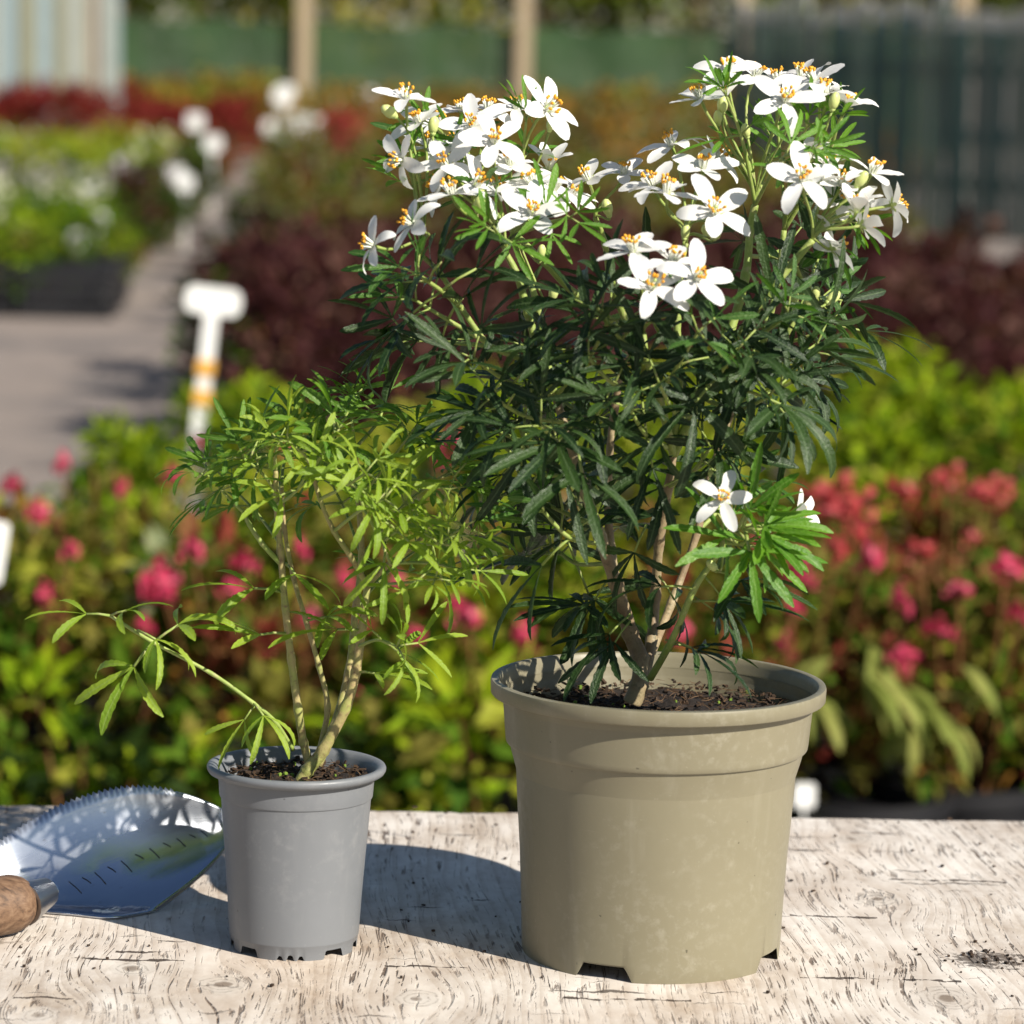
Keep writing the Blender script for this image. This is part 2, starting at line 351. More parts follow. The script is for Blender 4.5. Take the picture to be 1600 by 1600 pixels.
def ground_mat():
    m, nt, out = nodes('gravel_path'); p = N(nt, 'ShaderNodeBsdfPrincipled', Roughness=.9); v = mapped(nt)
    a = noise_(nt, v, .6, 6, .6); b = noise_(nt, v, 24, 6, .7); c = mix(nt, a, (.19,.15,.125), (.28,.232,.20)); c = mix(nt, ramp(nt, b, [(.4, 0), (.75, .6)]), c, (.30,.26,.23))
    st = noise_(nt, v, 1.1, 6, .65); c = mix(nt, ramp(nt, st, [(.50, 0), (.62, .75)]), c, (.095,.088,.088))
    nt.links.new(c, p.inputs['Base Color']); nt.links.new(bump(nt, b, .6, .01), p.inputs['Normal']); nt.links.new(p.outputs[0], out.inputs[0]); return m
M['ground'] = ground_mat()
M['membrane'] = simple('membrane', (.018,.018,.02), .8, .3, 8, 0, .002)
M['black_plastic'] = simple('black_plastic', (.014,.014,.016), .38, .2, 30)
M['label_white'] = simple('label_white', (.82,.82,.80), .45, .03, 20)
M['orange_tape'] = simple('orange_tape', (.72,.38,.08), .5, .1, 20)
M['post_wood'] = simple('post_wood', (.36,.28,.18), .85, .25, 12, 0, .004)
M['pale_board'] = simple('pale_board', (.30,.32,.28), .8, .2, 9)
M['blue_board'] = simple('blue_board', (.25,.32,.33), .8, .15, 9)
M['pink_board'] = simple('pink_board', (.36,.28,.23), .8, .2, 9)
M['olive_board'] = simple('olive_board', (.25,.25,.17), .8, .2, 9)
M['teal_board'] = simple('teal_board', (.13,.20,.18), .8, .2, 9)
M['grey_teal_board'] = simple('grey_teal_board', (.24,.28,.24), .8, .2, 9)
M['tip_board'] = simple('tip_board', (.48,.47,.42), .8, .2, 9)
def net_mat(name, c, opac):
    m, nt, out = nodes(name); d = N(nt, 'ShaderNodeBsdfDiffuse'); v = mapped(nt); f = noise_(nt, v, 1.3, 5, .6)
    nt.links.new(mix(nt, f, [x*.7 for x in c], [x*1.3 for x in c]), d.inputs[0]); t = N(nt, 'ShaderNodeBsdfTransparent'); tr = N(nt, 'ShaderNodeBsdfTranslucent'); tr.inputs[0].default_value = (*c, 1)
    a = N(nt, 'ShaderNodeMixShader'); a.inputs[0].default_value = .3; nt.links.new(d.outputs[0], a.inputs[1]); nt.links.new(tr.outputs[0], a.inputs[2])
    ms = N(nt, 'ShaderNodeMixShader'); ms.inputs[0].default_value = opac; nt.links.new(t.outputs[0], ms.inputs[1]); nt.links.new(a.outputs[0], ms.inputs[2]); nt.links.new(ms.outputs[0], out.inputs[0]); return m
M['green_net'] = net_mat('green_net', (.062,.115,.055), .88)
M['teal_net'] = net_mat('teal_net', (.085,.14,.12), .45)
def LM(k, a, b, t=.26, r=.6): M[k] = leafmat(k, a, b, t, r, (1.5,1.5,.4), None, .08)
LM('f_green', (.035,.085,.007), (.085,.155,.010)); LM('f_olive', (.10,.10,.015), (.17,.15,.03)); LM('f_yellow', (.22,.25,.02), (.34,.33,.05))
LM('f_lime', (.15,.25,.007), (.27,.34,.012)); LM('f_red', (.14,.02,.02), (.24,.05,.03)); LM('f_brown', (.12,.05,.02), (.22,.10,.04)); LM('f_orange', (.30,.13,.025), (.36,.20,.04))
LM('f_purple', (.032,.010,.012), (.075,.024,.024)); LM('f_mauve', (.085,.042,.034), (.13,.065,.05)); LM('f_maroon', (.14,.012,.014), (.22,.03,.025)); LM('f_dark', (.010,.024,.005), (.028,.05,.008))
LM('f_arch', (.15,.19,.035), (.25,.26,.07)); LM('f_sage', (.18,.22,.11), (.26,.28,.15)); LM('f_tree', (.11,.17,.02), (.2,.25,.03)); LM('f_treedark', (.035,.06,.01), (.08,.11,.015)); LM('f_treeyellow', (.30,.30,.03), (.42,.36,.06))
M['pink'] = leafmat('pink', (.50,.03,.09), (.62,.07,.14), .3, .5); M['pinkred'] = leafmat('pinkred', (.42,.035,.045), (.52,.09,.08), .3, .5)
M['lilac'] = leafmat('lilac', (.36,.28,.42), (.5,.42,.5), .3, .5); M['cream'] = leafmat('cream', (.62,.62,.42), (.75,.74,.55), .3, .5)

# ------------------------------------------------------------------ setting
g = MB(); n = 24; ext = 260
for j in range(n + 1):
    for i in range(n + 1): g.v.append(Vector((-ext + 2*ext*i/n, -60 + 2*ext*j/n, 0)))
for j in range(n):
    for i in range(n): k = j*(n+1)+i; g.face((k, k+1, k+n+2, k+n+1))
o = g.build('ground', M['ground']); o['kind'] = 'structure'; o['label'] = 'grey brown gravel ground and path between the nursery beds'
def sheet(name, pts, z, mat, label):
    m = MB(); m.v = [Vector((x, y, z)) for x, y in pts]; m.face(range(len(pts))); o = m.build(name, mat, smooth=False); o['kind'] = 'structure'; o['label'] = label; return o
def px_edge(d, off=0): return -1.56 - .0673*(d - 20.4) + off      # right-hand edge of the path
def lx_edge(d): return -1.80 - .0673*(d - 16)                      # left-hand edge of the path
sheet('bed_membrane', [(-.98, 4.2), (2.6, 4.2), (2.6, 7.3), (-1.0, 7.3)], .004, M['membrane'], 'black weed membrane under the pink flowering shrubs')

# ------------------------------------------------------------------ work table
def table():
    t = empty('work_table', (0, 2.05, 0)); tag(t, 'weathered work table with peeling white painted top carrying both pots', 'table')
    off = Vector((0, 2.05, 0)); m = MB(); rnd = random.Random(3)
    a = G(0, 1254, TZ); b = G(1600, 1279, TZ); sl_ = (b.y - a.y) / (b.x - a.x)
    nx, ny = 420, 10; th = .028; x0, x1 = -.95, .95
    for s in (1, 0):
        for i in range(nx + 1):
            x = x0 + (x1 - x0)*i/nx; yb = a.y + (x - a.x)*sl_
            yb += .0035*noise.noise((x*22, 0, 0)) + .002*noise.noise((x*90, 3, 0)) + .0012*noise.noise((x*260, 5, 0))
            yf = 1.56
            for j in range(ny + 1):
                tt = j/ny; y = yf + (yb - yf)*tt
                z = TZ - (1-s)*th + (.0006*noise.noise((x*9, y*9, 1)) if s else 0)
                if j == ny: z += -.002 if s else .001
                m.v.append(Vector((x, y, z)))
    K = (nx+1)*(ny+1)
    for i in range(nx):
        for j in range(ny):
            q = (i*(ny+1)+j, (i+1)*(ny+1)+j, (i+1)*(ny+1)+j+1, i*(ny+1)+j+1)
            m.face(q, 0); m.face([K+w for w in q[::-1]], 0)
        for j, fl in ((0, 0), (ny, 1)):
            q = (i*(ny+1)+j, (i+1)*(ny+1)+j, K+(i+1)*(ny+1)+j, K+i*(ny+1)+j); m.face(q if fl else q[::-1], 0)
    for i, fl in ((0, 0), (nx, 1)):
        for j in range(ny):
            q = (i*(ny+1)+j, i*(ny+1)+j+1, K+i*(ny+1)+j+1, K+i*(ny+1)+j); m.face(q if not fl else q[::-1], 0)
    o = link('tabletop', m.mesh('tabletop', M['table'], True, 35), t); o.location = -off
    for x in (-.82, .82):
        for y in (1.64, 2.38):
            l = MB(); l.box((x, y - 2.05, (TZ-.03)/2), (.035, .035, (TZ-.03)/2)); l.build('leg', M['raw_wood'], t, False)
    for y in (1.62, 2.40):
        l = MB(); l.box((0, y - 2.05, TZ - .028 - .041), (.78, .012, .04)); l.build('rail', M['raw_wood'], t, False)
table()

# ------------------------------------------------------------------ pots
def lathe(m, prof, seg, zfun=None, mat=0):
    b0 = len(m.v); k = len(prof)
    for i, (r, z) in enumerate(prof):
        for j in range(seg):
            a = 2*math.pi*j/seg; zz = zfun(i, a, z) if zfun else z
            m.v.append(Vector((r*math.cos(a), r*math.sin(a), zz)))
    for i in range(k-1):
        for j in range(seg):
            j2 = (j+1) % seg
            m.face((b0+i*seg+j, b0+i*seg+j2, b0+(i+1)*seg+j2, b0+(i+1)*seg+j), mat)
def notch(a, cents, half, slope, h):
    for c in cents:
        if isinstance(c, tuple): c, half, h = c
        d = abs((a - c + math.pi) % (2*math.pi) - math.pi)
        if d < half: return h
        if d < half + slope: return h*(1 - (d-half)/slope)
    return 0
def compost(parent, r, z, seed, amp, skip):
    rnd = random.Random(seed); m = MB(); nr, ns = 26, 72
    m.v.append(Vector((0, 0, z + .004)))
    for i in range(1, nr+1):
        for j in range(ns):
            a = 2*math.pi*j/ns; q = r*i/nr; x, y = q*math.cos(a), q*math.sin(a)
            h = amp*(noise.noise((x*60, y*60, seed)) + .7*noise.noise((x*160, y*160, seed+3)) + .5*noise.noise((x*350, y*350, seed+5)))
            h += .004*(1-(i/nr)**2) - (.004 if i == nr else 0)
            m.v.append(Vector((x, y, z + h)))
    for j in range(ns):
        j2 = (j+1) % ns; m.face((0, 1+j, 1+j2))
        for i in range(nr-1): m.face((1+i*ns+j, 1+(i+1)*ns+j, 1+(i+1)*ns+j2, 1+i*ns+j2))
    c = m.build('compost', M['soil'], parent); c['kind'] = 'stuff'
    m = MB()
    for k in range(int(1100*r/.09)):
        q = r*.97*math.sqrt(rnd.random()); a = rnd.random()*6.283; p = Vector((q*math.cos(a), q*math.sin(a), z + .003 + amp*rnd.uniform(.2, 1.2)))
        d = Vector((rnd.gauss(0,1), rnd.gauss(0,1), rnd.gauss(0,.35))).normalized(); t = rnd.random()
        if t < .45:
            rot = d.to_track_quat('X', 'Z').to_matrix(); m.box(p, (rnd.uniform(.0007,.0024), rnd.uniform(.0004,.0012), rnd.uniform(.0003,.0008)), rot, 0)
        elif t < .97:
            e = Vector((rnd.gauss(0,1), rnd.gauss(0,1), rnd.gauss(.2,.5))).normalized(); L = rnd.uniform(.003, .009)
            m.tube([p - d*L*.5, p + e*L*.12, p + d*L*.5], [.00014, .00022, .0001], 3, 1)
        else:
            m.blob(p, rnd.uniform(.0008, .0018), 2, 5, 3)
    c2 = m.build('bark_chip_litter', [M['chip'], M['fibre'], M['moss']], c, False); c2['kind'] = 'stuff'
def pot(name, base, rr, H, prof_wall, prof_rim, mat, cents, half, slope, nh, label, soilr, soilz, seed, inner):
    t = empty(name, base); tag(t, label, 'plant pot')
    m = MB(); seg = 288
    lathe(m, prof_wall, seg, lambda i, a, z: z + (notch(a, cents, half, slope, nh) if i < 2 else 0))
    w = m.build('pot_wall', mat, t, True, 40)
    m = MB(); lathe(m, inner, 144); 
    i0 = len(m.v) - 144; m.face(range(i0, i0+144))
    m.build('pot_lining', mat, t, True, 40)
    m = MB(); lathe(m, prof_rim, 192); m.build('rim', mat, t, True, 50)
    compost(t, soilr, soilz, seed, .0035, None)
    return t
BY = 2.045
bb = G(1016, 1484, TZ); bb = Vector((bb.x, bb.y, TZ)); k = bb.y / F * 1.012
rb = lambda px: px*k
Hb = .1525
wall = [(rb(203), .0), (rb(203.5), .0008), (rb(205), .0095), (rb(207), .03), (rb(211), .06), (rb(217), .09), (rb(221.5), .119), (rb(222), .1225), (rb(223), .1232),
        (rb(235.5), .1236), (rb(237), .1243), (rb(238), .127), (rb(241), .140), (rb(244), .1525)]
rim = [(rb(243.5), .1520), (rb(261), .1522), (rb(262.3), .1527), (rb(263), .1592), (rb(261.8), .1606), (rb(252), .1609), (rb(250.3), .1603), (rb(248), .157), (rb(240), .142), (rb(235), .128)]
inner = [(rb(235), .130), (rb(228), .118), (rb(214), .10), (rb(198), .012)]
pot('plant_pot', bb, rb(263), Hb, wall, rim, M['beige_plastic'], [R(q) for q in (247, 335, 65, 155)], R(9.5), R(3.5), .0085,
    'large beige plastic pot with thick rim and notched base holding the white flowering shrub', rb(238.5), .139, 4, inner)
gb = G(459, 1477, TZ); gb = Vector((gb.x, gb.y, TZ)); kg = gb.y / F * 1.012
rg = lambda px: px*kg
wall = [(rg(99), 0), (rg(99.5), .0006), (rg(101.5), .008), (rg(102.3), .0084), (rg(102.6), .0092), (rg(106), .03), (rg(111), .055), (rg(116), .078), (rg(118), .0888), (rg(118.3), .0894), (rg(120.2), .0897), (rg(120.8), .0904), (rg(122), .097), (rg(123.5), .1025)]
rim = [(r_, z_ + .002) for r_, z_ in [(rg(123), .1000), (rg(132), .1006), (rg(138), .1018), (rg(140.6), .1034), (rg(141), .1046), (rg(139.5), .1058), (rg(136), .1064), (rg(131), .1062), (rg(126), .1050), (rg(122.5), .1025), (rg(118.5), .095), (rg(114.5), .085)]]
inner = [(rg(115), .088), (rg(108), .07), (rg(96), .010)]
pot('plant_pot', gb, rg(141), .1055, wall, rim, M['grey_plastic'], [(R(q), R(w_), h_) for q, w_, h_ in ((228, 9, .0052), (261, 1.2, .0030), (270.5, 1.6, .0036), (280, 1.2, .0030), (313, 9, .0052), (350, 7, .005), (195, 7, .005), (40, 8, .005), (90, 3, .004), (140, 8, .005))], R(4.0), R(2.2), .0048,
    'small grey plastic pot with rolled rim holding the flowerless green shrub', rg(118.6), .096, 9, inner)

# ------------------------------------------------------------------ leaves
def leaflet(m, M4, L, Wd, droop, fold, mat, nseg=8, twist=0.0, blunt=.75, teeth=0.0, rnd=None):
    """strip leaflet along local +X of M4, upper face +Z, two halves folded on the midrib"""
    b0 = len(m.v); ang = 0; p = Vector((0, 0, 0)); pts = []
    for i in range(nseg + 1):
        t = i/nseg
        pts.append((p.copy(), ang)); ang += droop/nseg*(1.4*t + .3); p = p + Vector((math.cos(ang), 0, -math.sin(ang)))*(L/nseg)
    for i, (p, a) in enumerate(pts):
        t = i/nseg; w = Wd*.5*float(np.interp(t, (0, .12, .35, .6, .8, .92, 1), (.14, .34, .80, 1, .92, .62, .16)))
        if teeth and 0 < i < nseg: w *= 1 + teeth*(1 if i % 2 else -1)
        up = Vector((math.sin(a), 0, math.cos(a))); tw = twist*t; sd = Vector((0, math.cos(tw), 0)) + up*math.sin(tw)
        wz = up*(fold*w)
        for s in (-1, 0, 1):
            m.v.append(M4 @ (p + sd*(s*w) + (wz if s else Vector((0, 0, 0)))))
    for i in range(nseg):
        for s in (0, 1):
            a = b0 + i*3 + s
            u0, u1 = s*.5, s*.5 + .5
            m.face((a, a+3, a+4, a+1), mat, ((u0, i/nseg), (u0, (i+1)/nseg), (u1, (i+1)/nseg), (u1, i/nseg)))
def compound(name, seed, L, Wd, pet, nl, droop, mats, stem_i=1, spread=1.0):
    rnd = random.Random(seed); m = MB()
    d = rnd.uniform(0, .25); pts = [Vector((0,0,0)), Vector((pet*.5, 0, .02*pet)), Vector((pet, 0, -d*pet*.3))]
    m.tube(pts, [.0009, .0007, .0007], 5, 1)
    angs = {3: (0, 48, -48), 4: (8, -30, 58, -70), 5: (0, 36, -36, 80, -80), 6: (12, -14, 46, -48, 88, -90), 7: (0, 28, -28, 60, -60, 98, -98)}[nl]
    for q in angs:
        a = R(q*spread + rnd.uniform(-7, 7)); sc = (1 - .28*abs(q)/90)*rnd.uniform(.86, 1.1)
        M4 = Matrix.Translation(pts[-1]) @ Matrix.Rotation(a, 4, 'Z') @ Matrix.Rotation(R(rnd.uniform(-14, 12)), 4, 'Y') @ Matrix.Rotation(R(rnd.uniform(-30, 30)), 4, 'X')
        leaflet(m, M4, L*sc, Wd*rnd.uniform(.85, 1.12), droop*rnd.uniform(.5, 1.5), rnd.uniform(.15, .55), 0, 15, rnd.uniform(-.5, .5), .78, .09)
    return m.mesh(name, mats)
LV = {}
def make_leaf_sets():
    for kind, mat, L, Wd, pet, dr, cnt, nls in (
            ('dark', 'leaf_dark', .051, .0060, .020, .75, 12, (3, 4, 5, 5, 6)), ('mid', 'leaf_mid', .037, .0050, .015, .5, 8, (3, 5, 5, 6)),
            ('young', 'leaf_young', .031, .0042, .010, .3, 8, (3, 4, 5, 5)), ('small', 'leaf_small', .037, .0046, .014, .85, 10, (3, 3, 4, 5)),
            ('small2', 'leaf_small2', .036, .0046, .014, .8, 10, (3, 4, 5, 5))):
        LV[kind] = [compound('leaf_' + kind, 100 + 7*i, L, Wd, pet, nls[i % len(nls)], dr*(0.5 + (i % 4)*.33), [M[mat], M['green_stem']]) for i in range(cnt)]
make_leaf_sets()

class Shrub:
    def __init__(s, name, base, label, Y0):
        s.t = empty(name, base); tag(s.t, label, 'shrub'); s.base = Vector(base); s.Y0 = Y0; s.nl = 0; s.rnd = random.Random(hash(len(name)))
    def pt(s, p): return P(p[0], p[1], s.Y0 + (p[2] if len(p) > 2 else 0))
    def put(s, name, data, M4, parent=None):
        M4 = M4.copy(); M4.translation -= s.base
        return link(name, data, s.t if parent is None else parent, M4)
    def mesh(s, name, m, mats, sharp=None):
        m.v = [v - s.base for v in m.v]; return m.build(name, mats, s.t, True, sharp)
    def stem(s, pts, r0, r1, mat, knobs=True, n=8):
        w = catmull([s.pt(p) for p in pts], 6); k = len(w); rad = []
        for i in range(k):
            t = i/(k-1); r = r0 + (r1-r0)*t
            if knobs: r *= 1 + .10*noise.noise((w[i].x*90, w[i].z*90, 2)) + (.22 if i % 6 == 0 and 0 < i < k-1 else 0)
            rad.append(r)
        m = MB(); m.tube(w, rad, n, 0); s.mesh('stem', m, M[mat]); return w
    def leaf(s, p, d, up, kind, size=1.0):
        s.nl += 1; me = s.rnd.choice(LV[kind]); M4 = frame(p, d, up) @ Matrix.Scale(size, 4)
        return s.put('leaf', me, M4)
    def shoot(s, pts, kind, nodes=3, r=.0014, size=1.0, start=.35, tipkind=None, mat='green_stem', ang=(35, 80), up=.5):
        w = s.stem(pts, r*1.2, r*.75, mat, False, 6); k = len(w); rnd = s.rnd; ph = rnd.random()*6.28
        for i in range(nodes):
            t = start + (1-start)*i/max(1, nodes-1); f = t*(k-1); a = min(int(f), k-2); p = w[a].lerp(w[a+1], f-a)
            ax = (w[a+1] - w[a]).normalized(); o1 = ax.orthogonal().normalized(); q = ph + i*1.571 + rnd.uniform(-.35, .35)
            last = i == nodes-1
            for s2 in ((0, math.pi) if not last else (0, 2.2, 4.2)):
                rad = Matrix.Rotation(q + s2, 3, ax) @ o1
                el = R(ang[1] + (ang[0]-ang[1])*i/max(1, nodes-1) + rnd.uniform(-14, 14))
                d = ax*math.cos(el) + rad*math.sin(el); d.z += .12*up
                nz = ax*math.sin(el) - rad*math.cos(el) + Vector((0, 0, up)) + S*.25
                sz = size*rnd.uniform(.78, 1.12)*(.78 if last else 1)
                s.leaf(p, d, nz, (tipkind or kind) if last else kind, sz)
        return w

# ------------------------------------------------------------------ flowers
def petal_mesh(seed, L=.0165, Wd=.0075, curl=.5):
    rnd = random.Random(seed); m = MB(); nx, ny = 8, 4
    ang = 0; p = Vector((.0012, 0, 0)); C = []
    for i in range(nx+1):
        C.append((p.copy(), ang)); ang += curl/nx*(2*i/nx); p = p + Vector((math.cos(ang), 0, -math.sin(ang)))*(L/nx)
    for i, (p, a) in enumerate(C):
        t = i/nx; w = Wd*.5*(.16 + .84*math.sin(math.pi*min(1, .06 + .90*t**1.15))**.75) if i < nx else Wd*.12
        up = Vector((math.sin(a), 0, math.cos(a)))
        for j in range(ny+1):
            u = j/ny*2 - 1; m.v.append(p + Vector((0, u*w, 0)) + up*(.22*w*u*u*(1-.6*t)) + up*(.0003*noise.noise((i*.9, j*1.3, seed))))
    for i in range(nx):
        for j in range(ny): k = i*(ny+1)+j; m.face((k, k+ny+1, k+ny+2, k+1))
    return m.mesh('petal', M['petal'])
PET = [petal_mesh(i, .0165*q, .0076*q2, c) for i, (q, q2, c) in enumerate(((1,1,.55), (1.05,.95,.9), (.95,1.05,.3), (1,.92,1.2), (.9,1,.1)))]
def center_mesh():
    m = MB(); m.blob((0,0,.0006), .0016, 0, 8, 5, None, 1.2); m.tube([(0,0,.001), (0,0,.005)], [.0007,.0005], 5, 1); m.blob((0,0,.0052), .0008, 0, 6, 4)
    for j in range(5):
        a = 1.2566*j + .6; d = Vector((math.cos(a), math.sin(a), 0)); leaflet(m, frame(d*.0008 + Vector((0,0,-.001)), d + Vector((0,0,.5)), Vector((0,0,1))), .004, .0022, .2, .2, 0, 3)
    return m.mesh('flower_centre', [M['ovary'], M['filament']])
def stamen_mesh(seed, spread):
    rnd = random.Random(seed); m = MB()
    for j in range(10):
        a = .628*j + rnd.uniform(-.2, .2); q = spread*rnd.uniform(.3, .9); L = rnd.uniform(.005, .0078)
        d = Vector((math.cos(a)*math.sin(q), math.sin(a)*math.sin(q), math.cos(q)))
        b = Vector((math.cos(a), math.sin(a), 0))*.0011; m.tube([b, b + d*L*.6 + Vector((0,0,.0004)), b + d*L], [.0006, .0004, .0003], 4, 0)
        m.blob(b + d*L, .00072, 1, 6, 4, d + Vector((rnd.gauss(0,.4), rnd.gauss(0,.4), 0)), 1.55)
    return m.mesh('stamen_cluster', [M['filament'], M['anther']])
CEN = center_mesh(); STA = [stamen_mesh(i, s) for i, s in enumerate((.35, .5, .3, .6))]
def bud_mesh():
    m = MB(); m.blob((0,0,.0045), .0026, 0, 8, 6, None, 1.7); m.blob((0,0,.0006), .0016, 1, 6, 4); return m.mesh('flower_bud', [M['bud'], M['ovary']])
BUD = bud_mesh()
DIRS = {'F': (0,-.80,.6), 'U': (0,-.28,1), 'L': (-.85,-.25,.45), 'R': (.8,-.25,.55), 'FL': (-.45,-.7,.6), 'FR': (.45,-.7,.6), 'UL': (-.4,-.35,.9), 'UR': (.4,-.35,.9), 'B': (.2,.5,.8), 'RB': (.8,.3,.3), 'DL': (-.6,-.75,-.05)}
def flower(sh, px, py, dy, dr, node, size=1.0, openness=1.0, stalk=True):
    rnd = sh.rnd; p = sh.pt((px, py, dy)); n = (Vector(DIRS[dr]) + Vector((rnd.gauss(0,.1), rnd.gauss(0,.1), rnd.gauss(0,.1)))).normalized()
    M4 = frame(p, n.orthogonal(), n) @ Matrix.Rotation(rnd.random()*6.28, 4, 'Z') @ Matrix.Scale(size, 4)
    f = sh.put('flower', CEN, M4)
    for j in range(5):
        el = R(rnd.uniform(-2, 24)) if openness >= 1 else R(80 - 55*openness + rnd.uniform(-8, 8))
        link('petal', rnd.choice(PET), f, Matrix.Rotation(1.2566*j + rnd.uniform(-.12, .12), 4, 'Z') @ Matrix.Rotation(-el, 4, 'Y') @ Matrix.Rotation(R(rnd.uniform(-18, 18)), 4, 'X') @ Matrix.Scale(rnd.uniform(.92, 1.08), 4))
    link('stamen_cluster', rnd.choice(STA), f, Matrix.Identity(4))
    if stalk: pedicel(sh, p, n, node)
def pedicel(sh, p, n, node, r=.0009):
    q = node; L = (q - p).length; a = p - n*.001; m = MB()
    w = [a.lerp(a, 0)]
    for i in range(1, 9):
        t = i/8; c1 = a - n*L*.3; c2 = q + Vector((0, 0, 1))*L*.3
        w.append(a*(1-t)**3 + c1*3*t*(1-t)**2 + c2*3*t*t*(1-t) + q*t**3)
    m.tube(w, [r*1.15] + [r]*7 + [r*1.3], 5); sh.mesh('flower_stalk', m, M['green_stem'])
def bud(sh, px, py, dy, dr, node, size=1.0):
    rnd = sh.rnd; p = sh.pt((px, py, dy)); n = (Vector(DIRS[dr]) + Vector((rnd.gauss(0,.2), rnd.gauss(0,.2), rnd.gauss(0,.1)))).normalized()
    sh.put('flower_bud', BUD, frame(p, n.orthogonal(), n) @ Matrix.Scale(size, 4)); pedicel(sh, p, n, node, .0007)

# ------------------------------------------------------------------ the white flowering shrub
BYC = bb.y
big = Shrub('flowering_shrub', (P(995, 1088, BYC - .02)), 'tall dark green shrub with clusters of white star flowers growing in the beige pot', BYC)
# woody stems
big.stem([(988,1098,-.02), (998,1070,-.02), (1000,1030,-.015), (985,990,-.01), (962,910,-.02), (938,840,-.03), (915,770,-.03), (890,690,-.02), (868,620,-.02)], .0056, .0022, 'bark', True, 10)
big.stem([(1003,1075,-.018), (1018,1000,0), (1024,930,.01), (1030,850,.0), (1045,760,-.01), (1052,710,-.01)], .0036, .0022, 'bark', True, 9)
big.stem([(1000,1050,-.01), (975,960,.03), (955,860,.06), (950,760,.07), (960,640,.07), (985,520,.06)], .0032, .0019, 'bark', True, 8)
big.stem([(1010,1040,.0), (1050,940,.05), (1090,830,.06), (1110,740,.06), (1150,630,.06)], .0028, .0017, 'bark', True, 8)
big.stem([(1016,1060,-.03), (1050,1000,-.05), (1085,920,-.06), (1112,880,-.06), (1135,845,-.06)], .0022, .0014, 'green_stem', False)
# green stems carrying the heads
HS = {}
def head(key, pts, r=.0026): HS[key] = big.stem(pts, r, r*.72, 'green_stem', True)[-1]
head('L1', [(868,620,-.02), (845,560,-.03), (825,490,-.03), (808,430,-.03), (790,395,-.03)])
head('L2', [(868,620,-.02), (850,540,0), (838,470,.0), (815,410,.01), (800,370,.01)], .0023)
head('L3', [(845,570,-.03), (800,555,-.05), (760,535,-.05), (720,480,-.04), (690,430,-.03), (660,400,-.03)], .0019)
head('L4', [(985,520,.06), (900,460,.05), (850,410,.04), (790,350,.05), (740,300,.05)], .0022)
head('M1', [(1052,710,-.01), (1030,620,-.05), (1010,560,-.07), (1005,520,-.07)], .0026)
head('M2', [(985,520,.06), (955,440,.04), (945,380,.03), (930,340,.02)], .0022)
head('M3', [(1052,710,-.01), (1060,600,-.02), (1058,500,-.02), (1062,430,-.02), (1072,380,-.02)], .0024)
head('R1', [(1052,710,-.01), (1095,620,-.02), (1140,520,-.02), (1165,430,-.01), (1172,360,0), (1180,320,0)], .0030)
head('R2', [(1095,620,-.02), (1150,530,-.04), (1200,460,-.05), (1240,410,-.05), (1270,375,-.05)], .0026)
head('R3', [(1150,630,.06), (1190,540,.05), (1215,440,.04), (1225,360,.04)], .0024)
head('R4', [(1140,620,.0), (1190,570,-.02), (1230,520,-.03), (1245,495,-.03)], .0018)
head('S1', [(1112,880,-.06), (1125,860,-.065), (1130,845,-.065)], .0016)
